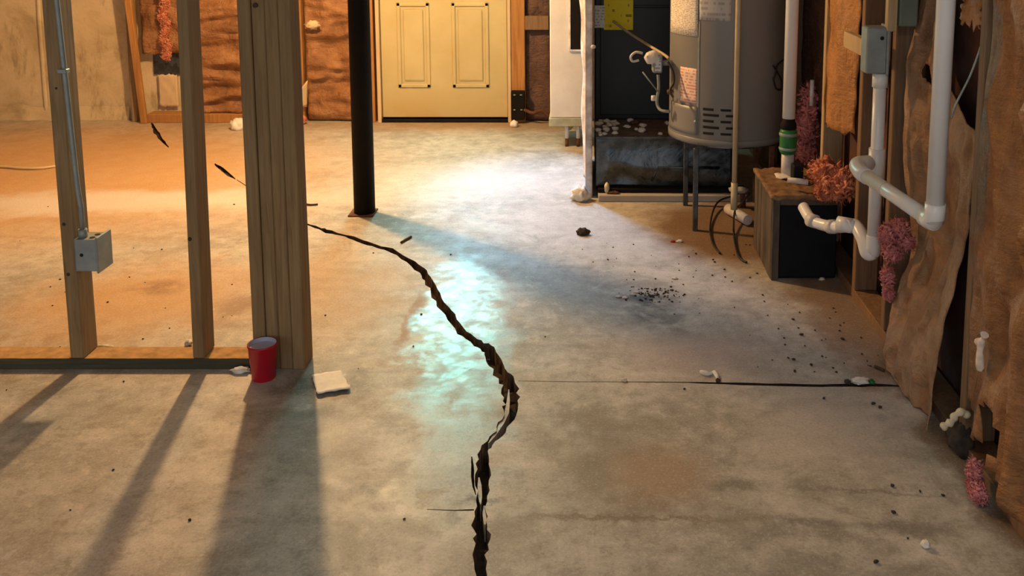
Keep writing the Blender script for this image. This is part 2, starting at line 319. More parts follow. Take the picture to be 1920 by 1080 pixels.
# ------------------------------------------------------------------ mesh helpers
def origin_of(p):
    v = Vector((0, 0, 0))
    while p is not None: v += p.location; p = p.parent
    return v
class MB:
    def __init__(self): self.bm = bmesh.new()
    def box(self, a, b, bevel=0.0, rot=None, seg=1):
        a, b = Vector(a), Vector(b); ce = (a + b) / 2; d = b - a
        tmp = bmesh.new(); bmesh.ops.create_cube(tmp, size=1)
        bmesh.ops.scale(tmp, vec=(abs(d.x), abs(d.y), abs(d.z)), verts=tmp.verts)
        if bevel: bmesh.ops.bevel(tmp, geom=list(tmp.edges), offset=bevel, segments=seg, affect='EDGES', profile=0.6)
        mt = Matrix.Translation(ce) @ (rot.to_4x4() if rot is not None else Matrix())
        tmp.transform(mt); self.join(tmp); return self
    def join(self, tmp):
        me = bpy.data.meshes.new('tmp'); tmp.to_mesh(me); tmp.free(); self.bm.from_mesh(me); bpy.data.meshes.remove(me)
    def beam(self, p, q, wx, wy, bevel=0.002):
        # rectangular bar from p to q
        p, q = Vector(p), Vector(q); d = q - p
        tmp = bmesh.new(); bmesh.ops.create_cube(tmp, size=1)
        bmesh.ops.scale(tmp, vec=(wx, wy, d.length), verts=tmp.verts)
        if bevel: bmesh.ops.bevel(tmp, geom=list(tmp.edges), offset=bevel, segments=1, affect='EDGES')
        z = d.normalized(); y = Vector((0, 1, 0)); 
        if abs(z.y) > 0.9: y = Vector((0, 0, 1))
        x = y.cross(z).normalized(); y = z.cross(x)
        mt = Matrix((x, y, z)).transposed().to_4x4(); mt.translation = (p + q) / 2
        tmp.transform(mt); self.join(tmp); return self
    def tube(self, pts, r, seg=14, cap=True):
        pts = [Vector(p) for p in pts]; n = len(pts)
        rr = r if isinstance(r, (list, tuple)) else [r] * n
        tans = [((pts[min(i + 1, n - 1)] - pts[max(i - 1, 0)]).normalized()) for i in range(n)]
        u = tans[0].orthogonal().normalized(); rings = []
        for i in range(n):
            tn = tans[i]; u = (u - tn * u.dot(tn)).normalized(); v = tn.cross(u)
            rings.append([self.bm.verts.new(pts[i] + rr[i] * (math.cos(2 * math.pi * k / seg) * u + math.sin(2 * math.pi * k / seg) * v)) for k in range(seg)])
        for i in range(n - 1):
            for k in range(seg):
                f = self.bm.faces.new((rings[i][k], rings[i][(k + 1) % seg], rings[i + 1][(k + 1) % seg], rings[i + 1][k])); f.smooth = True
        if cap:
            self.bm.faces.new(rings[0][::-1]); self.bm.faces.new(rings[-1])
        return self
    def lathe(self, ce, prof, seg=40, cap=True):
        ce = Vector(ce); rings = []
        for (r, z) in prof:
            rings.append([self.bm.verts.new(ce + Vector((r * math.cos(2 * math.pi * k / seg), r * math.sin(2 * math.pi * k / seg), z))) for k in range(seg)])
        for i in range(len(prof) - 1):
            for k in range(seg):
                f = self.bm.faces.new((rings[i][k], rings[i][(k + 1) % seg], rings[i + 1][(k + 1) % seg], rings[i + 1][k])); f.smooth = True
        if cap:
            self.bm.faces.new(rings[0][::-1]); self.bm.faces.new(rings[-1])
        return self
    def prism(self, poly, z0, z1):
        b = [self.bm.verts.new((p[0], p[1], z0)) for p in poly]; tp = [self.bm.verts.new((p[0], p[1], z1)) for p in poly]
        n = len(poly); self.bm.faces.new(b[::-1]); self.bm.faces.new(tp)
        for i in range(n): self.bm.faces.new((b[i], b[(i + 1) % n], tp[(i + 1) % n], tp[i]))
        return self
    def grid(self, fn, nu, nv, keep=None, smooth=True):
        vs = {}
        for i in range(nu + 1):
            for j in range(nv + 1): vs[i, j] = self.bm.verts.new(fn(i / nu, j / nv))
        for i in range(nu):
            for j in range(nv):
                if keep and not keep((i + .5) / nu, (j + .5) / nv): continue
                f = self.bm.faces.new((vs[i, j], vs[i + 1, j], vs[i + 1, j + 1], vs[i, j + 1])); f.smooth = smooth
        loose = [v for v in self.bm.verts if not v.link_faces]
        if loose: bmesh.ops.delete(self.bm, geom=loose, context='VERTS')
        return self
    def lump(self, ce, rad, seed=0, amp=0.25, sc=2.0, sub=3, flat=None):
        tmp = bmesh.new(); bmesh.ops.create_icosphere(tmp, subdivisions=sub, radius=1)
        for v in tmp.verts:
            d = v.co.normalized()
            k = 1 + amp * (N3(d * sc + Vector((seed * 7.3, seed, 0))) + 0.6 * N3(d * sc * 2.3 + Vector((0, seed * 3.1, seed)))) + amp * 0.4 * N3(d * sc * 6 + Vector((seed, 0, 5)))
            v.co = Vector(ce) + Vector((d.x * rad[0], d.y * rad[1], d.z * rad[2])) * k
            if flat is not None and v.co.z < flat: v.co.z = flat
        for f in tmp.faces: f.smooth = True
        self.join(tmp); return self
    def build(self, name, mat, parent=None, base=None, solid=0.0, normals=True):
        if normals: bmesh.ops.recalc_face_normals(self.bm, faces=self.bm.faces)
        me = bpy.data.meshes.new(name); self.bm.to_mesh(me); self.bm.free()
        o = bpy.data.objects.new(name, me); COL.objects.link(o)
        me.materials.append(M[mat] if isinstance(mat, str) else mat)
        if parent is not None:
            o.parent = parent; off = origin_of(parent)
        else:
            if base is None:
                xs = [v.co for v in me.vertices]
                base = (sum(v.x for v in xs) / len(xs), sum(v.y for v in xs) / len(xs), min(v.z for v in xs))
            off = Vector(base); o.location = off
        me.transform(Matrix.Translation(-off))
        if solid:
            md = o.modifiers.new('thickness', 'SOLIDIFY'); md.thickness = solid; md.offset = 0
        return o
def tag(o, label, cat, group=None, kind=None):
    if label: o['label'] = label
    if cat: o['category'] = cat
    if group: o['group'] = group
    if kind: o['kind'] = kind
    return o
def thing(name, label, cat, loc, group=None):
    o = bpy.data.objects.new(name, None); COL.objects.link(o); o.location = loc; o.empty_display_size = 0.05
    return tag(o, label, cat, group)
def struct(o): o['kind'] = 'structure'; return o
def arc(a, b, c, r, n=6):
    # path a -> b -> c with the corner at b rounded by r
    a, b, c = Vector(a), Vector(b), Vector(c)
    d1 = (a - b).normalized(); d2 = (c - b).normalized(); p = b + d1 * r; q = b + d2 * r
    return [(p * (1 - k) ** 2 + b * 2 * k * (1 - k) + q * k * k) for k in [i / n for i in range(n + 1)]]
def spline(pts, n=8):
    pts = [Vector(p) for p in pts]; out = []
    for i in range(len(pts) - 1):
        p0, p1, p2, p3 = pts[max(i - 1, 0)], pts[i], pts[i + 1], pts[min(i + 2, len(pts) - 1)]
        for k in range(n):
            u = k / n
            out.append(0.5 * ((2 * p1) + (p2 - p0) * u + (2 * p0 - 5 * p1 + 4 * p2 - p3) * u * u + (3 * p1 - p0 - 3 * p2 + p3) * u ** 3))
    out.append(pts[-1]); return out
def chain(pts, r):
    # straight runs with rounded corners of radius r
    pts = [Vector(p) for p in pts]; out = [pts[0]]
    for i in range(1, len(pts) - 1): out += arc(pts[i - 1], pts[i], pts[i + 1], r)
    out.append(pts[-1]); return out

# ------------------------------------------------------------------ the room
XR, YB, XL, ZC = 1.06, 6.67, -5.2, 2.35
rnd = random.Random(4)
CR = [(575, 420, 4), (598, 428, 4), (612, 433, 7), (640, 440, 3), (662, 446, 6), (690, 457, 7), (715, 464, 5), (735, 470, 8), (765, 488, 9), (790, 508, 11),
      (803, 522, 15), (815, 545, 16), (828, 570, 17), (845, 595, 16), (865, 620, 15), (885, 638, 12), (905, 648, 14), (917, 658, 20), (928, 680, 20),
      (942, 705, 22), (956, 722, 27), (957, 745, 28), (958, 765, 26), (948, 790, 20), (935, 812, 16), (918, 830, 14), (908, 845, 15), (906, 870, 23),
      (904, 900, 24), (905, 930, 19), (902, 960, 22), (902, 985, 29), (902, 1010, 27), (900, 1040, 22), (902, 1080, 20)]
def slit(pts, jit=0.0, sub=3):
    # a crack polygon on the slab: both lips measured on the floor
    L, R = [], []
    dense = []
    for i in range(len(pts) - 1):
        for k in range(sub):
            u = k / sub; dense.append(tuple(pts[i][j] * (1 - u) + pts[i + 1][j] * u for j in range(3)))
    dense.append(pts[-1])
    for i, (x, y, wd) in enumerate(dense):
        a = dense[max(i - 1, 0)]; b = dense[min(i + 1, len(dense) - 1)]
        d = Vector((b[0] - a[0], b[1] - a[1])).normalized(); n = Vector((-d.y, d.x))
        j1 = 1 + jit * rnd.uniform(-1, 1); j2 = 1 + jit * rnd.uniform(-1, 1)
        s1 = rnd.uniform(-1, 1) * jit * 3
        L.append(G(x + n.x * wd / 2 * j1 + s1, y + n.y * wd / 2 * j1)); R.append(G(x - n.x * wd / 2 * j2 + s1, y - n.y * wd / 2 * j2))
    return L, R
cl, cr = slit(CR, 0.35)
e = G(902, 1080); cl.append(Vector((-0.245, 1.55, 0))); cr.append(Vector((-0.215, 1.55, 0)))
cl.append(Vector((-0.26, 0.9, 0))); cr.append(Vector((-0.245, 0.9, 0)))
back = slit([(284, 231, 3), (288, 238, 6), (292, 247, 8), (303, 262, 6), (316, 276, 2)], 0.2)
mid = slit([(402, 307, 2), (410, 313, 7), (428, 327, 6), (442, 336, 1.5)], 0.2)
hair = slit([(444, 337, 1.2), (480, 360, 1.5), (520, 390, 2), (573, 419, 2.5)], 0.2)
spur = slit([(284, 232, 3), (296, 229, 2), (304, 232, 1)], 0.1)
joint = slit([(972, 714, .7), (1080, 716, 1), (1190, 716, 1.1), (1290, 717, 1.8), (1360, 719, 4), (1440, 721, 4.5), (1540, 723, 4.5), (1600, 722, 7), (1650, 722, 5), (1690, 724, 3)], 0.25)
side = slit([(800, 955, 1), (850, 957, 2), (888, 956, 3)], 0.2)
sliver = slit([(884, 856, 1.5), (886, 872, 5), (886, 893, 6), (888, 912, 4), (892, 928, 1.5)], 0.1)
slits = [(cl, cr), back, mid, hair, joint, side, sliver]
verts, edges, polys = [], [], []
def ring(pts, keep=True):
    i0 = len(verts)
    for p in pts: verts.append(Vector((p[0], p[1])))
    n = len(pts)
    for i in range(n): edges.append((i0 + i, i0 + (i + 1) % n))
ring([(XL, -1.6), (1.25, -1.6), (1.25, 7.0), (XL, 7.0)])
for L, R in slits:
    pl = list(L) + list(R)[::-1]; polys.append([(p.x, p.y) for p in pl]); ring(pl)
vo, eo, fo, *_ = delaunay_2d_cdt(verts, edges, [], 0, 1e-5)
def inside(p, poly):
    ins = False; n = len(poly)
    for i in range(n):
        x1, y1 = poly[i]; x2, y2 = poly[(i + 1) % n]
        if (y1 > p[1]) != (y2 > p[1]) and p[0] < (x2 - x1) * (p[1] - y1) / (y2 - y1) + x1: ins = not ins
    return ins
mb = MB(); bv = [mb.bm.verts.new((v.x, v.y, 0)) for v in vo]
for f in fo:
    ce = sum((vo[i] for i in f), Vector((0, 0))) / len(f)
    if any(inside(ce, pl) for pl in polys): continue
    mb.bm.faces.new([bv[i] for i in f])
floor = struct(mb.build('floor', 'floor', base=(0, 0, 0), normals=False))
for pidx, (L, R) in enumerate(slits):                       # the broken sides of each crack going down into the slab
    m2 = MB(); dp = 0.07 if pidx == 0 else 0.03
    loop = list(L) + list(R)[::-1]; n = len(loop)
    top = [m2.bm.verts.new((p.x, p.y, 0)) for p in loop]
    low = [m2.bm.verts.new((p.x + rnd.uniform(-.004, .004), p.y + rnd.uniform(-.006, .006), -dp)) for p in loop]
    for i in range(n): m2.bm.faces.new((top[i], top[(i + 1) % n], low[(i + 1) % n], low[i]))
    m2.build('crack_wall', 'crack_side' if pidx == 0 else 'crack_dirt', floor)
    m3 = MB(); nl = len(L)
    a = [m3.bm.verts.new((p.x - .006, p.y, -dp + rnd.uniform(0, .02))) for p in L]; b = [m3.bm.verts.new((p.x + .006, p.y, -dp + rnd.uniform(0, .02))) for p in R]
    for i in range(nl - 1): m3.bm.faces.new((a[i], a[i + 1], b[i + 1], b[i]))
    m3.build('crack_dirt', 'crack_dirt', floor)
def shard(path, wd, top):
    m2 = MB(); pts = [G(x, y) for x, y in path]; L = []; R = []
    for i, p in enumerate(pts):
        k = math.sin(math.pi * (i + .3) / (len(pts) - .4)); L.append((p.x - wd * k, p.y)); R.append((p.x + wd * k, p.y))
    m2.prism(L + R[::-1], -0.06, top); return m2.build('concrete_shard', 'floor', floor)
shard([(954, 728), (953, 750), (950, 772), (940, 792), (928, 812), (916, 828)], 0.0075, -0.004)
shard([(898, 890), (899, 905), (900, 925), (901, 940)], 0.006, -0.008)
shard([(908, 940), (909, 955), (909, 975)], 0.006, -0.012)

# walls and ceiling
mb = MB(); mb.box((XL - .2, 6.76, -.05), (1.40, 6.96, ZC)); wall_back = struct(mb.build('wall_back', 'wall'))
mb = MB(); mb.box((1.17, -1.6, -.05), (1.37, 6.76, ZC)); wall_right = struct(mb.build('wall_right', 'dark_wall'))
mb = MB(); mb.box((XL - .2, -1.6, -.05), (XL, 6.76, ZC)); struct(mb.build('wall_left', 'wall'))
mb = MB(); mb.box((XL - .2, -1.6, ZC), (1.37, 6.96, ZC + .15)); struct(mb.build('ceiling', 'joist'))
# formwork ridge left on the poured wall
mb = MB(); xr = P(78, 100, 6.76).x
mb.grid(lambda u, v: Vector((xr - .012 + .03 * u + .01 * N3((0, v * 6, 1)), 6.757 - (0.008 if 0.2 < u < 0.8 else 0), v * ZC)), 4, 40)
mb.build('formwork_ridge', 'wall', wall_back)
mb = MB()
mb.grid(lambda u, v: Vector((-5.1 + u * 1.75, 6.755 - .02 * v * (1 + N3((u * 20, v, 3))), .10 * (1 - v) * (1 + .5 * N3((u * 12, 2, 3))))), 60, 3)
mb.build('rough_footing', 'wall', wall_back)

# ------------------------------------------------------------------ door in the back wall
dx0, dx1 = -1.466, -0.555
door = bpy.data.objects.new('door_1', None); COL.objects.link(door); door.location = ((dx0 + dx1) / 2, 6.69, 0); struct(door)
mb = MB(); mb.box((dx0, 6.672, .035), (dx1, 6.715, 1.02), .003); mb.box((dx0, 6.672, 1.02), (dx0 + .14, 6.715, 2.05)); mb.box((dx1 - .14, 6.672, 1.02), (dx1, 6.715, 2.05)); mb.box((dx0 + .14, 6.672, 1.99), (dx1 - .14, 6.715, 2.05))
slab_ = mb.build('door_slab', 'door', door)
for (px0, px1) in ((743, 808), (846, 918)):
    a = P(px0, 5, 6.672); b = P(px1, 160, 6.672); z0, z1 = .255, .875
    x0, x1 = a.x, b.x
    pan = MB()
    for (u0, u1, w0, w1) in ((x0, x1, z0, z0 + .028), (x0, x1, z1 - .028, z1), (x0, x0 + .028, z0, z1), (x1 - .028, x1, z0, z1)):
        pan.box((u0, 6.662, w0), (u1, 6.674, w1), .005)
    p_ = pan.build('panel_moulding', 'door', door)
    pan = MB(); pan.box((x0 + .045, 6.664, z0 + .05), (x1 - .045, 6.674, z1 - .05), .007); pan.build('raised_field', 'door', p_)
mb = MB(); mb.box((dx0 + .14, 6.690, 1.02), (dx1 - .14, 6.697, 1.99)); mb.build('glass_lite', 'daylight', door)
mb = MB()
mb.box((dx0 + .14, 6.676, 1.50), (dx1 - .14, 6.71, 1.60))
mb.box(((dx0 + dx1) / 2 - .012, 6.683, 1.02), ((dx0 + dx1) / 2 + .012, 6.705, 1.99)); mb.build('glazing_bar', 'door', door)
mb = MB(); mb.box((dx0 - .01, 6.65, .0), (dx1 + .01, 6.75, .022), .003); mb.build('threshold', 'black', door)
mb = MB(); mb.lathe((dx1 - .07, 6.64, .93), [(.012, 0), (.03, .01), (.034, .03), (.02, .05)], 16); mb.build('door_knob', 'galv', door)
for n, (x0, x1, y0, mat) in enumerate(((dx0 - .03, dx0 - .004, 6.64, 'trim'), (dx1 + .004, dx1 + .028, 6.645, 'trim'))):
    mb = MB(); mb.box((x0, y0, 0), (x1, 6.75, 2.1), .003); struct(mb.build('trim_%d' % (n + 1), mat))
mb = MB(); mb.box((dx0 - .05, 6.65, 2.06), (dx1 + .05, 6.75, 2.12), .003); struct(mb.build('trim_3', 'trim'))

# ------------------------------------------------------------------ kraft paper and fibreglass
def paper(name, mat, corners, nu, nv, amp, sc, label, cat='insulation', group=None, keep=None, seed=0, solid=.004, stretch=(1, 1, 1), belly=0.0, nrm=None, rag=0.0):
    # crumpled sheet between four corners (u0v0, u1v0, u1v1, u0v1)
    a, b, c3, d = [Vector(q) for q in corners]
    n = ((b - a).cross(d - a)).normalized() if nrm is None else Vector(nrm)
    mb = MB()
    def fn(u, v):
        p = a * (1 - u) * (1 - v) + b * u * (1 - v) + c3 * u * v + d * (1 - u) * v
        q = Vector((p.x * stretch[0], p.y * stretch[1], p.z * stretch[2])) * sc + Vector((seed * 3.7, seed, -seed * 2.1))
        q += 0.35 * Vector((N3(q * .7), N3(q * .7 + Vector((9, 0, 0))), N3(q * .7 + Vector((0, 9, 0)))))
        h = (1 - abs(N3(q)) * 2.2) * .6 + (1 - abs(N3(q * 2.1)) * 2) * .3 + N3(q * 4.5) * .15
        edge = min(1, min(u, 1 - u) * 8)
        p = p + n * (amp * max(h - .4, -.3) * (0.35 + .65 * edge) + belly * math.sin(math.pi * u))
        if rag:
            w_ = max(0, 1 - min(v, 1 - v) * nv / 2.0); p.z += rag * w_ * N3((u * 9, seed, v))
            w_ = max(0, 1 - min(u, 1 - u) * nu / 2.0); p.y += rag * w_ * N3((v * 14, seed, u))
        return p
    mb.grid(fn, nu, nv, keep)
    o = mb.build(name, mat, solid=solid)
    return tag(o, label, cat, group)
def fluff(name, mat, blobs, label, seed=0):
    mb = MB(); rr = random.Random(seed)
    def rv(): return Vector((rr.gauss(0, 1), rr.gauss(0, 1), rr.gauss(0, 1))).normalized()
    for i, (ce, r) in enumerate(blobs):
        mb.lump(ce, [q * .72 for q in r], seed + i, .45, 3.0, 3)
        m_ = sum(r) / 3
        for k in range(120):                                    # curled tufts and ribbons of fibre
            d = rv(); p = Vector(ce) + Vector((d.x * r[0], d.y * r[1], d.z * r[2])) * rr.uniform(.55, .98)
            t_ = (rv() + Vector((0, 0, -.3))).normalized(); L = rr.uniform(.35, 1.0) * m_; bnd = rv() * L * .3; th = rr.uniform(.05, .16) * m_
            mb.tube([p - t_ * L * .5, p - t_ * L * .18 + bnd, p + t_ * L * .2 + bnd, p + t_ * L * .5], [th * .25, th, th * .85, th * .15], 5)
        for k in range(110):                                    # loose single fibres
            d = rv(); p = Vector(ce) + Vector((d.x * r[0], d.y * r[1], d.z * r[2])) * .95; t_ = (rv() + d).normalized(); L = rr.uniform(.25, .6) * m_
            mb.tube([p, p + t_ * L * .5 + rv() * L * .15, p + t_ * L], [.0011, .0009, .0004], 3)
    return tag(mb.build(name, mat), label, 'insulation')
GB = 'crumpled kraft batts of the back wall'
NB = (0, -1, 0)
def bx(px, y=120): return P(px, y, 6.69).x
# bay beside the bare concrete
paper('insulation_batt', 'kraft', [(bx(268), 6.70, .50), (bx(345), 6.70, .50), (bx(345), 6.70, 2.3), (bx(268), 6.70, 2.3)], 14, 60, .05, 5, 'torn kraft insulation batt hanging short above grey concrete, leftmost batt', group=GB, seed=2, stretch=(.6, 1, 1.6), nrm=NB, rag=.03)
paper('insulation_batt', 'kraft', [(bx(352), 6.70, .07), (bx(460), 6.70, .07), (bx(460), 6.70, 2.3), (bx(352), 6.70, 2.3)], 24, 130, .085, 4.6, 'crumpled kraft insulation batt folded in horizontal creases, seen between two studs', group=GB, seed=5, stretch=(.35, 1, 2.0), nrm=NB)
paper('insulation_batt', 'kraft', [(bx(466), 6.70, .07), (bx(548), 6.70, .07), (bx(548), 6.70, 2.3), (bx(466), 6.70, 2.3)], 20, 110, .07, 4.6, 'crumpled kraft insulation batt mostly hidden behind the built-up post', group=GB, seed=9, stretch=(.4, 1, 2.0), nrm=NB)
paper('insulation_batt', 'kraft', [(bx(574), 6.70, .01), (bx(690), 6.70, .01), (bx(690), 6.70, 2.3), (bx(574), 6.70, 2.3)], 26, 130, .085, 4.2, 'crumpled kraft insulation batt left of the yellow door', group=GB, seed=12, stretch=(.6, 1, 1.5), nrm=NB)
paper('insulation_batt', 'kraft_dark', [(bx(985), 6.70, .01), (bx(1130), 6.70, .01), (bx(1130), 6.70, 2.3), (bx(985), 6.70, 2.3)], 20, 70, .03, 4, 'dark kraft insulation batt right of the yellow door', group=GB, seed=15, stretch=(1.5, 1, .5), nrm=NB)
fluff('pink_insulation_strip', 'pink_orange', [((bx(318) + .012 * math.sin(k * 2.1), 6.645, .50 + k * .055), (.036, .018, .045)) for k in range(9)], 'pink fibreglass strip showing through the torn leftmost batt', 31)
# framing of the back wall
GS = 'framing studs of the back wall'
def stud(name, x0, x1, y0, y1, z0, z1, mat, label, group=None, cat='stud', lean=0.0):
    r = thing(name, label, cat, ((x0 + x1) / 2, (y0 + y1) / 2, z0), group)
    mb = MB(); mb.beam(((x0 + x1) / 2, (y0 + y1) / 2, z0), ((x0 + x1) / 2 + lean, (y0 + y1) / 2, z1), x1 - x0, y1 - y0, .003)
    mb.build('timber', mat, r); return r
stud('wall_stud', bx(243), bx(253), 6.67, 6.757, 0, 2.33, 'stud', 'wall stud at the end of the bare concrete, far left', GS)
stud('leaning_board', bx(266, 200) + .02, bx(266, 200) + .065, 6.61, 6.64, 0.0, 1.6, 'stud_orange', 'narrow orange board leaning beside the torn batt', None, 'board', lean=-.11)
stud('wall_stud', bx(550), bx(570), 6.66, 6.757, 0, 2.33, 'stud_orange', 'orange wall stud right behind the built-up post', GS)
stud('wall_stud', bx(691), bx(703), 6.66, 6.757, 0, 2.33, 'stud_orange', 'orange jack stud along the left side of the door', GS)
st = stud('wall_stud', bx(958), bx(985), 6.655, 6.757, 0, 2.33, 'stud_orange', 'broad orange stud along the right side of the door', GS)
mb = MB(); mb.box((bx(985) + .002, 6.64, .68), (bx(1030), 6.675, .78), .003)
tag(mb.build('nailer_block', 'stud_brown'), 'brown nailing block between stud and white cabinet', 'block')
mb = MB(); mb.box((bx(275), 6.64, 0), (bx(548), 6.757, .065), .004)
tag(mb.build('sole_plate', 'stud_orange'), 'orange sole plate under the batts of the back wall', 'plate')
mb = MB(); a = bx(281); b = bx(332); mb.box((a, 6.742, .34), (b, 6.757, .52), .002)
tag(mb.build('grey_board', 'sheet'), 'dark grey board patch below the torn batt', 'board')
mb = MB(); mb.grid(lambda u, v: Vector((bx(289) + u * .14, 6.735 + .006 * N3((u * 5, v * 5, 2)), .10 + v * .24 + .02 * N3((u * 6, 1, v)))), 10, 12)
tag(mb.build('paper_scrap', 'trim', solid=.003), 'tan paper scrap stuck on the concrete below the grey patch', 'scrap')
# flap and rubbish at the foot of the orange stud
mb = MB(); mb.grid(lambda u, v: Vector((bx(557) + u * .075 + .02 * v, 6.645 - .03 * v - .02 * math.sin(u * 3), .12 + v * .20 * (0.5 + .5 * u))), 8, 8)
tag(mb.build('cardboard_flap', 'trim', solid=.004), 'tan cardboard flap at the foot of the orange stud', 'scrap')
mb = MB(); mb.lump((bx(571, 220), 6.60, .03), (.045, .03, .03), 3, .3, 2, 3, 0.0); tag(mb.build('pink_wad', 'pink_orange'), 'small pink wad on the floor behind the built-up post', 'debris')
mb = MB(); mb.lump((bx(592, 90), 6.63, .72), (.05, .015, .03), 6, .6, 2.5, 3); tag(mb.build('torn_paper_fold', 'trim'), 'torn pale edge in the batt left of the door', 'scrap')
mb = MB(); p = G(446, 243); mb.lump((p.x, p.y, .03), (.05, .04, .05), 8, .4, 2, 3, 0.0); tag(mb.build('white_scrap', 'scrap'), 'pale crumpled scrap at the foot of the back wall by the post', 'scrap')
# low outlet on the broad stud
r = thing('junction_box', 'black outlet box low on the broad orange stud', 'outlet', (bx(970, 200), 6.63, .05))
x0 = bx(960, 200); x1 = bx(985, 200)
mb = MB(); mb.box((x0, 6.60, .03), (x1, 6.653, .24), .004); mb.build('box_body', 'black', r)
for px, py in ((965, 178), (977, 178), (965, 206), (978, 206)):
    p = P(px, py, 6.6); mb = MB(); mb.lathe((p.x, 6.6, p.z), [(.009, -.004), (.009, .004)], 10); mb.build('screw', 'galv', r)
mb = MB(); p = G(964, 238); mb.lump((p.x, p.y, .02), (.03, .03, .03), 4, .3, 2, 2, 0); tag(mb.build('pale_lump', 'scrap'), 'pale lump on the floor under the black outlet box', 'debris')
mb = MB(); mb.tube(spline([P(983, 206, 6.6), P(1000, 212, 6.58), P(1015, 208, 6.58), P(1030, 218, 6.58)]), .012, 8)
tag(mb.build('low_pipe', 'rust'), 'rusty pipe running right from the black outlet box', 'pipe')

# ------------------------------------------------------------------ partition of studs
YP = 2.935
xe = P(579, 660, YP).x - .012 - .173
r = thing('partition_plate', 'dark sole plate on the floor under the open stud partition', 'plate', (-2.8, YP + .045, 0))
mb = MB(); mb.box((-4.6, YP, 0), (xe, YP + .089, .0365), .002); mb.build('timber', 'plate', r)
mb = MB(); mb.grid(lambda u, v: Vector((-4.6 + u * (xe + 4.6), YP + .003 + .083 * v + .003 * N3((u * 90, v, 1)), .0372 + .0006 * N3((u * 80, v * 3, 2)))), 160, 4); mb.build('lit_top_film', 'plate_top_lit', r)  # thin film painting the bulb-lit orange onto the plate top
def pstud(px_bot, wd, label, lean=0.0, yoff=0.0, knots=()):
    x0 = P(px_bot, 660, YP).x
    r = thing('partition_stud', label, 'stud', (x0 + wd / 2, YP + .0445, .038), 'studs of the open partition')
    mb = MB(); mb.beam((x0 + wd / 2, YP + .0445 + yoff, .0385), (x0 + wd / 2 + lean, YP + .0445 + yoff, 2.345), wd, .089, .003); mb.build('timber', 'stud', r)
    for (kx, kz, kr) in knots:
        mb = MB(); q = Vector((x0 + kx, YP + yoff - .0005, kz)); mb.tube([q, q + Vector((0, .004, 0))], kr, 10); mb.build('knot', 'knot', r)
    return r
s1 = pstud(131, .046, 'partition stud carrying conduit and grey outlet box', lean=-.012, knots=((.012, .50, .006), (.014, .33, .006), (.02, .95, .004)))
s2 = pstud(361, .038, 'slim partition stud with no box, left of the built-up post', lean=.022, knots=((.012, .45, .007),))
s0 = pstud(-260, .038, 'partition stud outside the left edge')
bpy.data.objects.remove(s0.children[0]); bpy.data.objects.remove(s0)
# built-up post of four studs
x1 = P(579, 660, YP).x - .012
r = thing('built_up_post', 'post nailed up from four pine studs standing behind the red cup', 'post', (x1 - .076, YP + .0445, 0))
for k in range(4):
    a = x1 - .172 + k * .043; dz = rnd.uniform(-.004, .004)
    mb = MB(); mb.beam((a + .0215, YP + .0445 + dz, 0), (a + .0215, YP + .0445 + dz, 2.34), .0415, .089, .003); mb.build('timber', 'stud', r)
for (px, py) in ((541, 233), (478, 10)):
    q = P(px, py, YP - .002); mb = MB(); mb.tube([q, q + Vector((0, .006, 0))], .008, 12); mb.build('knot', 'knot', r)
# conduit and outlet box
xb0 = s1.location.x + .024
r = thing('outlet_box', 'grey steel outlet box screwed to the partition stud', 'outlet box', (xb0 + .04, YP + .03, .335))
mb = MB(); a = Vector((xb0, YP - .012, .345)); b = Vector((xb0 + .075, YP + .062, .452))
for q in (((a.x, a.y, a.z), (b.x, a.y + .003, b.z)), ((a.x, a.y, a.z), (a.x + .003, b.y, b.z)), ((b.x - .003, a.y, a.z), (b.x, b.y, b.z)), ((a.x, a.y, a.z), (b.x, b.y, a.z + .003)), ((a.x, b.y - .003, a.z), (b.x, b.y, b.z))): mb.box(*q)
mb.build('box_body', 'galv', r)
mb = MB(); mb.box((b.x - .001, a.y - .012, a.z - .004), (b.x + .006, b.y + .008, b.z + .010), .002); mb.build('cover_plate', 'galv', r)
mb = MB(); mb.box((a.x + .002, a.y + .004, b.z - .004), (b.x - .002, b.y - .002, b.z), 0); mb.build('box_top', 'galv', r)
for ux, uy in ((.02, .025), (.05, .02), (.052, .05)):
    mb = MB(); q = Vector((a.x + ux, a.y + uy, b.z)); mb.tube([q, q + Vector((0, 0, .0015))], .009, 12); mb.build('knockout', 'heater_dark', r)
mb = MB(); q = Vector((a.x + .022, a.y - .001, .40)); mb.tube([q, q + Vector((0, .003, 0))], .006, 10); mb.build('knockout', 'heater_dark', r)
r = thing('conduit', 'thin pale conduit running down the partition stud to the outlet box', 'conduit', (xb0 + .018, YP + .02, .452))
mb = MB(); mb.tube([(xb0 + .018, YP + .012, .455), (xb0 + .018, YP + .012, .55), (xb0 + .011, YP + .012, .62), (xb0 - .004, YP - .006, 1.3), (xb0 - .02, YP - .006, 2.3)], .0085, 10); mb.build('tube', 'galv', r)
mb = MB(); mb.tube([(xb0 + .018, YP + .012, .452), (xb0 + .018, YP + .012, .48)], .014, 12); mb.build('connector', 'galv', r)
mb = MB(); mb.box((xb0 - .012, YP - .016, 1.0), (xb0 + .018, YP + .006, 1.014), .002); mb.build('strap', 'galv', r)

# ------------------------------------------------------------------ steel column
pc = G(684, 400)
r = thing('steel_column', 'black round steel column standing on the slab behind the partition', 'column', (pc.x, pc.y, 0))
mb = MB(); mb.tube([(pc.x, pc.y, .008), (pc.x + .005, pc.y, 2.34)], .053, 28); mb.build('shaft', 'black', r)
mb = MB(); mb.box((pc.x - .072, pc.y - .06, 0), (pc.x + .055, pc.y + .06, .008), .002); mb.build('base_plate', 'rust', r)

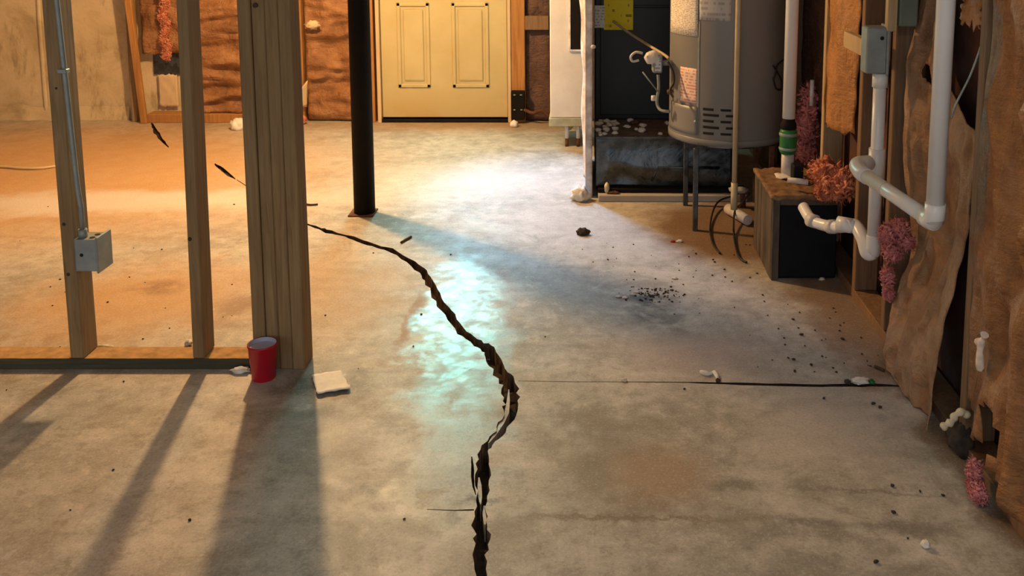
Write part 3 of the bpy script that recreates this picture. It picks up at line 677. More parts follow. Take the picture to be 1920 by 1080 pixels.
# ------------------------------------------------------------------ red cup, paper towel
pc = G(495, 708)
r = thing('plastic_cup', 'red plastic cup with pale inside at the foot of the built-up post', 'cup', (pc.x, pc.y, 0))
mb = MB(); mb.lathe((pc.x, pc.y, 0), [(.036, 0), (.038, .004), (.0385, .03), (.0395, .031), (.0415, .06), (.0425, .061), (.0455, .112), (.0475, .114), (.0475, .119), (.044, .119)], 36, False)
mb.build('cup_wall', 'red', r)
mb = MB(); mb.lathe((pc.x, pc.y, 0), [(.044, .119), (.0435, .116), (.043, .107), (.042, .106)], 36, False); mb.build('inner_wall', 'cup_in', r)
mb = MB(); mb.lathe((pc.x, pc.y, .0), [(.042, .106), (.001, .104)], 36, True); mb.build('pale_contents', 'cup_in', r)
mb = MB(); q = [G(584, 706), G(640, 698), G(657, 734), G(596, 744)]
mb.grid(lambda u, v: (q[0] * (1 - u) * (1 - v) + q[1] * u * (1 - v) + q[2] * u * v + q[3] * (1 - u) * v) + Vector((0.006 * N3((u * 4, v * 4, 3)), .008 * N3((u * 5, v * 3, 8)), .005 + .004 * abs(N3((u * 3, v * 3, 1))) + .006 * (v > .85))), 16, 16)
tag(mb.build('paper_towel', 'paper', solid=.003), 'folded white paper towel square lying right of the red cup', 'paper towel')

# ------------------------------------------------------------------ white cabinet by the furnace
x0, x1, y0, y1 = -.222, -.004, 5.90, 6.25
r = thing('white_cabinet', 'tall narrow white metal cabinet on short legs left of the furnace', 'cabinet', ((x0 + x1) / 2, 6.05, 0))
mb = MB(); mb.grid(lambda u, v: Vector((0, 0, 0)), 1, 1) if False else mb.box((x0 + .004, y0, .20), (x1, y1, 1.9), .006); mb.build('cabinet_body', 'white_metal', r)
mb = MB(); mb.box((x0 - .004, y0 - .008, .145), (x1 + .004, y1, .20), .004); mb.build('base_tray', 'greenish', r)
mb = MB(); a = P(1066, 0, y0); b = P(1090, 96, y0); mb.box((a.x, y0 - .012, b.z), (b.x + .01, y0, 1.5), .002); w_ = mb.build('slot_frame', 'white_dirty', r)
mb = MB(); mb.box((a.x + .012, y0 - .014, b.z + .014), (b.x + .004, y0 - .011, 1.49)); mb.build('dark_slot', 'black', w_)
mb = MB(); mb.lathe((-.105, 6.0, .10), [(.02, 0), (.045, .03), (.06, .048)], 16); mb.build('drain_funnel', 'greenish', r)
for px in (1063, 1084):
    p = P(px, 272, 5.95); mb = MB(); mb.tube([(p.x, 5.95, 0.055), (p.x, 5.95, .148)], .013, 12); l_ = mb.build('leg', 'pvc', r)
    mb = MB(); mb.tube([(p.x, 5.95, 0.0), (p.x, 5.95, .056)], .012, 12); mb.build('leg_tip', 'rust', l_)

# ------------------------------------------------------------------ furnace on its return plenum
FX0, FX1 = .062, .70
r = thing('return_plenum', 'dented dark sheet metal plenum box under the black furnace', 'plenum', ((.06 + .78) / 2, 5.2, .05))
def pf(u, v):
    x = FX0 + u * (.79 - FX0); z = .058 + v * .27
    d = .010 * N3((x * 4, z * 9, 1)) + .012 * max(0, 1 - abs((z - .16) * 14 + (x - .35) * 2)) * (x > .12) - .014 * math.exp(-((x - .20) ** 2 + (z - .13) ** 2) / .004)
    return Vector((x, 4.85 - d, z))
mb = MB(); mb.grid(pf, 60, 26); mb.build('front_panel', 'sheet', r, solid=.003)
mb = MB(); mb.box((FX0, 4.865, .058), (.79, 5.85, .322), .003); mb.build('plenum_body', 'sheet', r)
mb = MB(); mb.box((FX0, 4.845, .322), (.79, 5.85, .330), .002); mb.build('top_panel', simple('dusty_purple_grey', (0.16, 0.12, 0.11), .5, 20, .85, bump=.5), r)
mb = MB(); mb.box((FX0, 4.838, .318), (.79, 4.852, .334), .002); mb.build('top_flange', 'sheet', r)
mb = MB(); mb.tube([(FX0 + .33, 4.838, .165), (FX0 + .66, 4.838, .162)], .008, 8); mb.tube([(FX0 + .33, 4.838, .165), (FX0 + .30, 4.842, .09)], .006, 8); mb.build('pressed_rib', 'sheet', r)
# base strip
r = thing('base_rail', 'grey base rail on the floor in front of the plenum', 'rail', (.42, 4.80, 0))
mb = MB(); mb.box((.075, 4.76, 0), (.86, 4.87, .036), .004); mb.build('rail_body', 'plain', r)
mb = MB(); mb.box((.075, 4.80, .036), (.86, 4.87, .058), .002); mb.build('dark_gap', 'black', r)
r = thing('furnace', 'tall black furnace cabinet with yellow energy sticker', 'furnace', ((FX0 + FX1) / 2, 5.55, .33))
mb = MB(); mb.box((FX0, 5.265, .330), (FX1, 5.90, 1.95), .006); mb.build('furnace_body', 'furnace', r)
mb = MB(); mb.box((FX0 + .03, 5.255, .36), (FX1 - .03, 5.267, .98), .004); mb.build('lower_door', 'furnace', r)
mb = MB(); mb.box((FX0 + .03, 5.255, .99), (FX1 - .03, 5.267, 1.9), .004); mb.build('upper_door', 'furnace', r)
a = P(1132, 56, 5.25); b = P(1187, 56, 5.25)
mb = MB(); mb.box((a.x, 5.248, a.z), (b.x, 5.254, a.z + .36), .001); mb.build('yellow_sticker', 'label_yellow', r)['label'] = 'yellow energy sticker'
a = P(1115, 52, 5.25); b = P(1134, 10, 5.25)
mb = MB(); mb.box((a.x, 5.243, a.z), (b.x, 5.2485, b.z), .001); mb.build('white_sticker', 'label_small', r)['label'] = 'small white sticker'
mb = MB()
mb.tube(spline([P(1150, 40, 5.22), P(1180, 62, 5.10), P(1215, 84, 4.85), P(1246, 103, 4.65), P(1254, 110, 4.60)]), .0075, 8)
tag(mb.build('tan_cable', 'cable'), 'tan cable sagging from the yellow sticker to the water heater', 'cable')
# white edge panel
r = thing('white_side_panel', 'scuffed white panel standing edge-on between cabinet and furnace', 'panel', (.03, 5.1, 0))
mb = MB(); mb.grid(lambda u, v: Vector((.008 + .030 * u + .003 * N3((v * 9, u * 3, 1)), 4.83 + .004 * N3((v * 14, u, 5)), v * 1.9)), 4, 90); mb.build('panel_edge', 'white_dirty', r)
mb = MB(); mb.box((.010, 4.834, 0), (.044, 5.6, 1.9), .003); mb.build('panel_sheet', 'white_dirty', r)
mb = MB(); mb.grid(lambda u, v: Vector((.010 - (.012 + .030 * v) * u * (1 + .8 * N3((v * 7, 2, 0))) , 4.85 + .05 * u + .01 * N3((u * 3, v * 12, 4)), .10 + v * 1.6)), 6, 80); mb.build('peeling_strip', 'white_dirty', r, solid=.003)
mb = MB(); p = P(1112, 88, 4.83); mb.lump(p, (.014, .01, .012), 5, .3, 2, 2); mb.build('latch', 'white_dirty', r)
# rubble on top of the plenum
rr = random.Random(8)
for k in range(34):
    px = rr.uniform(1118, 1155) if k < 22 else rr.uniform(1150, 1255); py = rr.uniform(228, 256)
    p = G(px, py, .331); s = rr.uniform(.008, .018)
    mb = MB(); mb.lump((p.x, p.y, .331 + s * .6), (s * 1.3, s, s * .8), k, .5, 2, 2, .331)
    tag(mb.build('rubble_chip', 'scrap' if k < 22 or k % 3 else 'rust'), 'small chip of rubble lying on top of the plenum', 'rubble', 'rubble chips on the plenum')

# ------------------------------------------------------------------ water heater on its stand
hc = Vector((.716, 4.56, 0)); HR = .291; HZ = .425
r = thing('water_heater', 'grey cylindrical water heater with paper labels on thin-legged stand', 'water heater', (hc.x, hc.y, 0))
mb = MB(); mb.lathe((hc.x, hc.y, 0), [(.02, HZ - .004), (HR - .02, HZ - .004), (HR - .004, HZ), (HR, HZ + .012), (HR, 1.75), (HR - .01, 1.765), (.02, 1.77)], 72); body = mb.build('tank_jacket', 'heater', r)
def hp(phi, z, rad): return Vector((hc.x + rad * math.sin(phi), hc.y - rad * math.cos(phi), z))
def phi_of(px, z):
    lo, hi = -1.45, 1.45
    for _ in range(40):
        m_ = (lo + hi) / 2; q = hp(m_, z, HR); zc = q.y * c_ + (H - q.z) * s_
        if CX + F * q.x / zc < px: lo = m_
        else: hi = m_
    return lo
def z_of(py, phi):
    q = hp(phi, 0, HR); return P(CX, py, q.y).z
def patch(name, mat, p0, p1, y0, y1, lift=.0012, parent=None, thick=0.0, wav=0.0):
    pm = phi_of((p0 + p1) / 2, .7); z0 = z_of(y1, pm); z1 = z_of(y0, pm); a = phi_of(p0, (z0 + z1) / 2); b = phi_of(p1, (z0 + z1) / 2)
    mb = MB(); mb.grid(lambda u, v: hp(a + (b - a) * u, z0 + (z1 - z0) * v, HR + lift + wav * abs(N3((u * 3, v * 4, p0)))), 12, 6)
    return mb.build(name, mat, parent or r, solid=max(thick, .001))
patch('instruction_sheet', 'label_white', 1258, 1310, -60, 66, .003, wav=.006)['label'] = 'white instruction sheet'
patch('rating_label', 'label_grey', 1312, 1371, -40, 39)['label'] = 'grey rating label'
patch('warning_label', 'label_pink', 1276, 1307, 127, 192)['label'] = 'pinkish warning label'
patch('jacket_seam', 'galv', 1308, 1311, 40, 252, .0015)
patch('outer_door', 'heater', 1258, 1308, 196, 248, .004, thick=.004)
for k, py in enumerate((205, 216, 227, 239, 250)):
    patch('vent_slot', 'heater_dark', 1318, 1338 if k % 2 == 0 else 1348, py - 2.3, py + 2.3, .0008)
    patch('vent_slot', 'heater_dark', 1351 if k % 2 == 0 else 1361, 1371 if k % 2 == 0 else 1385, py - 2 + 2, py + 4.2, .0008)
mb = MB(); p = hp(phi_of(1305, .55), z_of(228, phi_of(1305, .55)), HR + .004); mb.lump(p, (.008, .008, .009), 2, .1, 2, 2); mb.build('screw', 'galv', r)
mb = MB(); mb.lathe((hc.x, hc.y, 0), [(HR + .001, HZ + .022), (HR + .004, HZ + .020), (HR + .004, HZ - .008), (HR - .03, HZ - .012)], 72, False); mb.build('bottom_rim', 'heater', r)
# black loop of wire clipped to the jacket
q = [hp(phi_of(px, .8), z_of(py, phi_of(px, .8)), HR + .008) for px, py in ((1466, 112), (1455, 122), (1452, 138), (1449, 150), (1455, 166), (1464, 166), (1463, 150), (1456, 136), (1447, 122))]
mb = MB(); mb.tube(spline(q, 5), .004, 6); mb.build('wire_loop', 'black_wire', r)
# gas control valve
ph = phi_of(1262, .75); vz = z_of(120, -1.2); cv = P(1232, 118, 4.50)
gv = MB(); gv.box((cv.x - .024, cv.y - .035, cv.z - .045), (cv.x + .024, cv.y + .035, cv.z + .045), .006); gvo = gv.build('gas_valve', 'galv', r); gvo['label'] = 'grey gas control valve'
mb = MB(); mb.box((cv.x - .012, cv.y - .038, cv.z - .035), (cv.x + .018, cv.y - .034, cv.z + .02), .001); mb.build('valve_face', 'label_small', gvo)
mb = MB(); mb.lump((cv.x - .022, cv.y - .01, cv.z + .028), (.042, .035, .035), 4, .15, 2, 3); mb.build('valve_cap', 'white_metal', gvo)
mb = MB(); kp = [P(1205, 100, 4.47), P(1192, 98, 4.47), P(1183, 106, 4.47), P(1186, 115, 4.47), P(1198, 113, 4.47)]; mb.tube(spline(kp, 5), .006, 8); mb.build('valve_lever', 'white_metal', gvo)
mb = MB(); mb.tube([cv + Vector((.02, 0, 0)), Vector((hc.x - HR * .9, hc.y - .05, cv.z))], .014, 12); mb.build('gas_nipple', 'galv', gvo)
mb = MB(); mb.tube(spline([P(1234, 140, 4.5), P(1235, 165, 4.5), P(1232, 185, 4.5), P(1233, 198, 4.5), P(1240, 207, 4.48), P(1256, 209, 4.46)]), .0075, 8); mb.build('burner_tube', 'galv', gvo)
mb = MB(); mb.tube([P(1205, 135, 4.48), P(1234, 172, 4.48)], .004, 6); mb.build('pilot_tube', 'galv', gvo)
mb = MB(); p = P(1225, 184, 4.47); mb.tube([p + Vector((0, 0, -.012)), p + Vector((0, 0, .012))], .011, 10); mb.build('tube_nut', 'pvc', gvo)
mb = MB(); mb.tube(spline([P(1252, 115, 4.45), P(1262, 135, 4.42), P(1263, 155, 4.40), P(1256, 170, 4.38), P(1262, 182, 4.36)]), .006, 8); mb.build('thermocouple_wire', 'black_wire', gvo)
p = P(1256, 172, 4.42); mb = MB(); mb.lump(p, (.016, .016, .014), 7, .3, 2, 2); mb.build('union_nut', 'rust', gvo)
# stand
r = thing('heater_stand', 'thin-legged steel stand carrying the grey water heater', 'stand', (hc.x, hc.y, 0))
for px, py in ((1303, 432), (1285, 385)):
    p = G(px, py); mb = MB(); mb.beam((p.x, p.y, 0), (p.x, p.y, .405), .024, .024, .002); mb.build('leg', 'sheet', r)
for p in ((.90, 4.36), (.90, 4.76)):
    mb = MB(); mb.beam((p[0], p[1], 0), (p[0], p[1], .405), .024, .024, .002); mb.build('leg', 'rust', r)
mb = MB(); mb.lathe((hc.x, hc.y, 0), [(.02, .405), (.27, .405), (.285, .411), (.02, .413)], 40); mb.build('tray', 'sheet', r)
# overflow pipe in front of the heater
r = thing('overflow_pipe', 'thin tan overflow pipe standing in front of the water heater', 'pipe', G(1377, 372))
mb = MB(); a = P(1377, 352, 4.235); b = P(1373, -40, 4.235); mb.tube([a, Vector((a.x, 4.235, 2.0))], .0125, 14); mb.build('pipe_run', 'tan_pipe', r)
mb = MB(); mb.tube([Vector((a.x, 4.235, .13)), Vector((a.x, 4.235, a.z + .025))], .016, 14); mb.build('end_fitting', 'tan_pipe', r)

# ------------------------------------------------------------------ sump pump box with its white pipes
r = thing('pump_box', 'old box with black front and rusty lid under the white pipe', 'box', (.91, 3.92, 0))
bx0, bx1, by0, by1, bz = .773, 1.045, 3.70, 4.11, .365
mb = MB(); mb.box((bx0 + .012, by0 + .02, 0), (bx1, by1, bz - .02), .004); mb.build('box_body', 'pump_black', r)
mb = MB(); mb.box((bx0 + .03, by0, .012), (bx1 - .006, by0 + .02, bz - .045), .004); mb.build('front_panel', 'pump_black', r)
for k in range(5):
    y0 = by0 + .01 + k * .08
    mb = MB(); mb.box((bx0 - .004 + rr.uniform(0, .005), y0, .0), (bx0 + .012, y0 + .076, bz - .012 - rr.uniform(0, .008)), .003); mb.build('side_board', 'pump_side', r)
mb = MB(); mb.box((bx0, by0 - .006, 0), (bx0 + .03, by0 + .018, bz - .015), .003); mb.build('corner_post', 'pump_side', r)
mb = MB(); mb.grid(lambda u, v: Vector((bx0 - .006 + u * (bx1 - bx0 + .01), by0 - .008 + v * (by1 - by0 + .012), bz - .012 + .010 * N3((u * 4, v * 5, 2)) + .008 * N3((u * 12, v * 12, 3)))), 26, 30); mb.build('lid', 'pump_top', r, solid=.018)
mb = MB(); mb.box((bx0 + .03, by0 - .004, bz - .045), (bx1, by0 + .018, bz - .015), .003); mb.build('lid_rail', 'pump_side', r)
# standing pipe with green coupling
pv = P(1476, 322, 3.98)
r = thing('discharge_pipe', 'white discharge pipe with green coupling rising from the rusty lid', 'pipe', (pv.x, pv.y, bz))
mb = MB(); mb.tube([(pv.x, pv.y, bz - .005), (pv.x, pv.y, .47)], .027, 20); mb.build('lower_pipe', 'pvc_old', r)
mb = MB(); mb.lathe((pv.x, pv.y, 0), [(.03, .465), (.037, .475), (.037, .565), (.032, .575)], 24); mb.build('green_coupling', 'green', r)
mb = MB(); mb.lathe((pv.x, pv.y, 0), [(.0385, .483), (.040, .486), (.040, .492), (.0385, .495)], 24, False); mb.build('hose_clamp', 'galv', r); mb = MB(); mb.lathe((pv.x, pv.y, 0), [(.0385, .545), (.040, .548), (.040, .556), (.0385, .559)], 24, False); mb.build('hose_clamp', 'galv', r)
mb = MB(); mb.lathe((pv.x, pv.y, 0), [(.031, .572), (.034, .58), (.034, .60), (.028, .61), (.028, .622)], 24); mb.build('dark_collar', 'black', r)
mb = MB(); mb.tube([(pv.x, pv.y, .615), (pv.x + .004, pv.y, 2.33)], .0275, 20); mb.build('upper_pipe', 'pvc', r)
mb = MB(); mb.grid(lambda u, v: Vector((pv.x - .055 + .12 * u, pv.y - .06 + .07 * v, bz + .006 + .012 * N3((u * 4, v * 4, 7)))), 8, 8); tag(mb.build('torn_paper', 'scrap', solid=.003), 'pale torn scrap on the rusty lid at the discharge pipe', 'scrap')
p = P(1493, 322, 3.9); mb = MB(); mb.box((p.x - .02, 3.86, bz + .002), (p.x + .022, 3.92, bz + .075), .004); tag(mb.build('black_plug', 'pump_black'), 'small black plug box on the rusty lid beside the discharge pipe', 'plug')
p = P(1492, 345, 3.74); mb = MB(); mb.tube([p + Vector((-.03, .02, .012)), p + Vector((.05, -.005, .008))], .012, 10); tag(mb.build('pale_stub', 'pvc_old'), 'pale pipe stub lying on the front of the rusty lid', 'pipe')

# trap and vertical drain
r = thing('drain_pipe', 'white drain plumbing with curved trap and forward pipe loop', 'pipe', P(1632, 478, 3.1))
p0 = P(1506, 388, 3.55); pA = P(1524, 414, 3.45); pB = P(1560, 425, 3.36); pC = P(1604, 424, 3.22); pD = P(1618, 447, 3.16); pE = P(1626, 474, 3.12); pF = P(1638, 462, 3.10); pT = P(1638, 440, 3.10)
mb = MB(); mb.tube(spline([p0, pA, pB, pC], 6), .0215, 16); mb.build('trap_arm', 'pvc', r)
mb = MB(); mb.tube(spline([pC - Vector((.03, 0, 0)), pC, pD, pE, pE + Vector((.018, -.004, .004)), pF, pT], 6), .0245, 16); mb.build('trap_bend', 'pvc', r)
mb = MB(); mb.tube([pC - Vector((.055, -.03, 0)), pC - Vector((.012, 0, -.001))], .027, 16); mb.build('coupling', 'pvc', r)
for q, d in ((pA, (pB - pA)), (pB, (pC - pB))):
    d = d.normalized(); mb = MB(); mb.tube([q - d * .018, q + d * .018], .026, 16); mb.build('coupling', 'pvc_old', r)
xt = pT.x
mb = MB(); mb.tube([(xt, 3.10, pF.z), (xt, 3.10, P(1615, 134, 3.12).z - .003)], .0215, 18); mb.build('riser', 'pvc', r)
zt = P(1645, 305, 3.1).z
mb = MB(); q = P(1615, 134, 3.12).z; mb.tube([(xt, 3.10, q - .05), (xt, 3.10, q - .002)], .026, 16); mb.build('top_hub', 'pvc', r)
mb = MB(); mb.tube([(xt, 3.10, zt - .055), (xt, 3.10, zt + .05)], .0275, 18); mb.build('tee', 'pvc', r)
# the loop towards the viewer
e1 = P(1612, 322, 3.0); e2 = P(1752, 417, 2.47); e2.z = e1.z + .005
mb = MB(); mb.tube(chain([Vector((xt - .02, 3.10, zt)), Vector((e1.x + .005, 3.06, e1.z + .01)), e1, e1 + (e2 - e1) * .12], .022), .026, 18); mb.build('rear_elbow', 'pvc', r)
mb = MB(); mb.tube([e1, e2], .0225, 20); mb.build('run', 'pvc', r)
d = (e2 - e1).normalized()
m_ = e1 + (e2 - e1) * .40; mb = MB(); mb.tube([m_ - d * .002, m_ + d * .002], .0232, 18); mb.build('weld_line', 'pvc_old', r)
mb = MB(); mb.tube(chain([e2 - d * .055, e2, e2 + Vector((0, 0, .055))], .03), .0275, 20); mb.build('front_elbow', 'pvc', r)
mb = MB(); mb.tube([e2, e2 + Vector((.004, 0, 1.64))], .0245, 22); mb.build('riser', 'pvc', r)

# ------------------------------------------------------------------ framing of the right wall
mb = MB(); mb.box((XR, .2, 0), (XR + .089, 6.64, .038), .002); tag(mb.build('wall_plate', 'stud_brown'), 'brown sole plate along the right wall', 'plate')
GR = 'studs of the right wall'
for Y, mat, lab in ((3.14, 'stud_brown', 'brown right wall stud standing behind the pipe loop'), (3.50, 'stud_brown', 'brown right wall stud behind the curved trap'),
                    (4.05, 'stud_light', 'pale edged right wall stud beside the orange kraft bulge'), (4.62, 'stud_brown', 'dark right wall stud behind the discharge pipe'),
                    (2.44, 'stud_brown', 'right wall stud under the nearest kraft sheet'), (5.4, 'stud_brown', 'right wall stud hidden behind the water heater')):
    stud('wall_stud', XR, XR + .089, Y, Y + .038, .039, 2.33, mat, lab, GR)
# near sheet
def keep3(u, v):
    y = 2.42 - u * 1.6; z = .07 + v * 1.65
    if ((y - 2.215) / .05) ** 2 + ((z - .20) / .075) ** 2 < 1: return False
    if z < .10 + .10 * N3((y * 7, 2, 1)) + max(0, (y - 2.2)) * .5: return False
    return True
paper('insulation_batt', 'kraft', [(XR - .012, 2.42, .07), (XR - .02, .82, .07), (XR - .02, .82, 1.72), (XR + .004, 2.42, 1.72)], 80, 90, .085, 3.2, 'nearest kraft insulation sheet at the right edge, ragged bottom with hole', seed=21, keep=keep3, stretch=(1, 1.6, .55), nrm=(-1, 0, 0), rag=.02)
# peeled flap in the middle bay
rows = [((1664, 696, None), (1739, 810, None)), ((1661, 625, 2.98), (1748, 720, 2.57)), ((1684, 545, 3.04), (1775, 600, 2.585)), ((1712, 470, 3.07), (1805, 480, 2.59)),
        ((1704, 390, 3.1), (1822, 370, 2.57)), ((1692, 300, 3.1), (1838, 262, 2.55)), ((1697, 150, 3.1), (1802, 215, 2.66)), ((1715, 60, 3.1), (1768, 120, 2.8)), ((1736, -60, 3.1), (1764, -40, 2.86))]
Lp = spline([G(q[0][0], q[0][1]) if q[0][2] is None else P(*q[0]) for q in rows], 9); Rp = spline([G(q[1][0], q[1][1]) if q[1][2] is None else P(*q[1]) for q in rows], 9)
def sheet(u, v):
    i = v * (len(Lp) - 1); k = min(int(i), len(Lp) - 2); w_ = i - k
    l = Lp[k].lerp(Lp[k + 1], w_); q = Rp[k].lerp(Rp[k + 1], w_); p = l.lerp(q, u)
    x = Vector((p.x, p.y * 1.6, p.z * .75)) * 4.2; x += .4 * Vector((N3(x), N3(x + Vector((7, 0, 0))), 0))
    h = (1 - abs(N3(x)) * 2.4) * .6 + (1 - abs(N3(x * 2.2)) * 2) * .28 + N3(x * 5) * .14
    e = min(1, min(u, 1 - u) * 6)
    p = p + Vector((-.82, -.57, 0)) * (.06 * (h - .35) * (.3 + .7 * e) - .03 * math.sin(math.pi * u)) + Vector((0, .012 * N3((v * 22, u * 3, 4)) * (1 - e), 0))
    p.z = max(p.z + (0.012 * N3((u * 9, 1, 2)) if v < .03 else 0), .004)
    return p
mb = MB(); mb.grid(sheet, 44, 110, lambda u, v: ((u - .42) / .10) ** 2 + ((v - .80) / .028) ** 2 > 1)
tag(mb.build('peeled_kraft_sheet', 'kraft_pale', solid=.004), 'pale kraft sheet peeling off the wall below the pipe loop', 'insulation')
paper('kraft_strip', 'kraft_orange', [P(1800, 45, 2.62), P(1840, 55, 2.52), P(1846, -60, 2.52), P(1806, -60, 2.62)], 12, 20, .03, 6, 'orange torn kraft strip at the top right of the tall white pipe', seed=27, stretch=(1, 1, .7), nrm=(-.8, -.6, 0), rag=.05)
# orange bulge between the studs further back
paper('insulation_batt', 'kraft_orange', [(XR + .02, 4.03, .60), (XR + .01, 3.60, .64), (XR + .01, 3.56, 2.3), (XR + .015, 4.03, 2.3)], 26, 80, .035, 4, 'orange kraft batt bulging out above the exposed pink fibreglass', seed=28, stretch=(1, 1, .5), nrm=(-1, 0, 0), belly=.05, rag=.03)
paper('insulation_batt', 'kraft_dark', [(XR + .03, 4.60, .60), (XR + .03, 4.10, .60), (XR + .03, 4.10, 2.3), (XR + .03, 4.60, 2.3)], 14, 40, .03, 4, 'dark batt behind the upper discharge pipe', seed=29, nrm=(-1, 0, 0))
fluff('pink_insulation', 'pink_orange', [(P(1550, 322, 3.78), (.07, .08, .05)), (P(1566, 352, 3.70), (.07, .07, .055)), (P(1545, 362, 3.70), (.04, .05, .03)), (P(1582, 345, 3.65), (.04, .06, .07)), (P(1537, 330, 3.84), (.045, .05, .04))], 'orange-pink fibreglass bursting out above the black box', 41)
fluff('pink_insulation', 'pink', [(P(1664, 440, 2.99), (.028, .04, .035)), (P(1686, 428, 2.98), (.032, .04, .03)), (P(1700, 452, 2.97), (.026, .04, .03)), (P(1672, 472, 2.99), (.03, .04, .032)), (P(1664, 518, 3.02), (.020, .03, .034)), (P(1666, 550, 3.03), (.018, .03, .02))], 'pink fibreglass tuft beside the curved trap', 51)
fluff('pink_insulation', 'pink', [(P(1512, 240, 4.3), (.05, .08, .09)), (P(1518, 190, 4.3), (.04, .07, .08)), (P(1510, 285, 4.3), (.05, .07, .05))], 'dim pink fibreglass behind the green coupling', 61)
fluff('pink_insulation', 'pink', [(P(1828, 885, 2.27), (.018, .03, .03)), (P(1835, 925, 2.22), (.02, .03, .025)), (P(1822, 912, 2.26), (.012, .02, .02))], 'small pink fibreglass tuft under the nearest kraft sheet', 71)
# grey switch box and its wooden blocks
y_ = 3.12
a = P(1615, 134, y_); b = P(1660, 48, y_)
r = thing('switch_box', 'grey steel switch box on the right wall framing', 'switch box', ((a.x + b.x) / 2, y_ + .03, a.z))
mb = MB(); mb.box((a.x, y_ - .05, a.z), (a.x + .068, y_ + .018, b.z), .004); mb.build('box_body', 'galv', r)
mb = MB(); mb.box((a.x + .066, y_ - .056, a.z - .004), (a.x + .075, y_ + .018, b.z + .006), .002); mb.build('cover_plate', 'galv', r)
mb = MB(); q = Vector((a.x + .05, y_ - .0505, a.z + .12)); mb.tube([q, q + Vector((0, .003, 0))], .007, 10); mb.build('knockout', 'heater_dark', r)
mb = MB(); zb = P(1600, 82, 3.3).z; mb.box((.962, 3.175, zb - .03), (.99, 3.43, zb + .03), .002); tag(mb.build('wood_block', 'stud_light'), 'pale wooden block left of the grey switch box', 'block')
mb = MB(); a = P(1660, 58, 3.08); mb.box((a.x, 3.06, a.z), (a.x + .032, 3.09, a.z + .5), .002); tag(mb.build('wood_strip', 'stud_light'), 'pale wooden strip above the grey switch box', 'board')
mb = MB(); a = P(1681, 48, 3.08); mb.box((a.x, 3.05, a.z), (a.x + .06, 3.12, a.z + .3), .004); tag(mb.build('green_grey_box', simple('green_grey_paint', (0.14, 0.17, 0.14), .2, 10, .5)), 'green-grey metal box above the brown stud', 'box')
mb = MB(); p = P(1523, 150, 4.24); mb.tube([(p.x, 4.24, P(1521, 198, 4.24).z), (p.x, 4.24, p.z)], .010, 10); tag(mb.build('white_stub', 'pvc'), 'short white pipe stub beside the orange kraft bulge', 'pipe')
mb = MB(); mb.tube(spline([P(1842, 80, 2.50), P(1820, 140, 2.50), P(1795, 190, 2.48), P(1783, 222, 2.46)]), .003, 6); tag(mb.build('twisted_wire', 'galv'), 'thin twisted wire slanting behind the tall white pipe', 'wire')
# dried foam and rubbish at the foot of the right wall
def scrap(name, mat, px, py, r3, label, cat='scrap', seed=1, z=None, Y=None, amp=.5):
    p = G(px, py) if Y is None else P(px, py, Y)
    mb = MB(); zz = p.z if Y is not None else r3[2] * .7
    mb.lump((p.x, p.y, zz), r3, seed, amp, 2.2, 3, 0.001 if Y is None else None)
    return tag(mb.build(name, mat), label, cat)
mb = MB(); q = [P(px, py, 2.40) for px, py in ((1868, 648), (1880, 644), (1886, 655), (1893, 690), (1888, 648), (1896, 632), (1904, 620))]
q = [v_ + Vector((XR - .055 - v_.x, 0, 0)) if False else v_ for v_ in q]
Yq = 2.27
q = [Vector((XR - .045, P(px, py, Yq).y + (1885 - px) * .0012, P(px, py, Yq).z)) for px, py in ((1868, 648), (1880, 644), (1886, 655), (1893, 690), (1888, 648), (1896, 632), (1904, 620))]
mb.tube(spline(q, 4), [.004 + .007 * abs(math.sin(i * .45)) for i in range(25)], 8); tag(mb.build('foam_smear', 'foam'), 'pale dried foam smear on the nearest kraft sheet', 'foam')
mb = MB(); q = [P(px, py, 2.42) for px, py in ((1765, 803), (1775, 796), (1785, 790), (1792, 778), (1806, 772), (1815, 780))]
mb.tube(spline(q, 5), [.006 + .006 * abs(math.sin(i * .6)) for i in range(26)], 8); tag(mb.build('foam_strand', 'scrap_cream'), 'cream foam strand at the foot of the right wall', 'foam')
scrap('cream_scrap', 'scrap_cream', 1788, 812, (.014, .012, .010), 'cream scrap just below the foam strand', seed=13)
scrap('dark_rag', 'crumb', 1800, 845, (.035, .06, .05), 'dark rag heap at the foot of the right wall', 'rag', 14, amp=.35)
scrap('white_scrap', 'scrap', 1735, 1026, (.011, .011, .010), 'single white pebble-like scrap on the floor at lower right', seed=15, amp=.3)
scrap('white_scrap', 'scrap', 1612, 719, (.028, .014, .012), 'white scrap with dark ends lying on the slab joint', seed=16)
for dx in (-23, 22): scrap('dark_end', 'green' if dx > 0 else 'crumb', 1612 + dx, 719, (.009, .010, .008), 'dark end piece %s the white scrap on the slab joint' % ('left of' if dx < 0 else 'right of'), seed=17 + dx)
mb = MB(); q = [G(1313, 700), G(1328, 704), G(1340, 702), G(1346, 714)]
for v_ in q: v_.z = .006
mb.tube(spline(q, 4), [.003 + .006 * abs(math.sin(i * .5 + .4)) for i in range(13)], 7); tag(mb.build('white_shred', 'scrap'), 'white paper shred lying near the middle of the slab joint', 'scrap')
scrap('brown_crumb', 'twig', 1346, 716, (.008, .007, .007), 'brown crumb touching the white paper shred', 'crumb', 22)
scrap('pale_chip', 'scrap_cream', 1170, 715, (.009, .007, .006), 'pale chip on the slab joint left of the paper shred', 'chip', 23)
scrap('pale_lump', 'scrap', 1088, 376, (.045, .04, .045), 'pale lump at the foot of the white side panel', 'debris', 24)
scrap('white_lump', 'pvc_old', 1255, 371, (.018, .02, .026), 'white rounded lump on the floor in front of the plenum', 'debris', 25, amp=.1)
scrap('white_scrap', 'scrap', 452, 699, (.030, .012, .012), 'white scrap left of the red cup', seed=26)
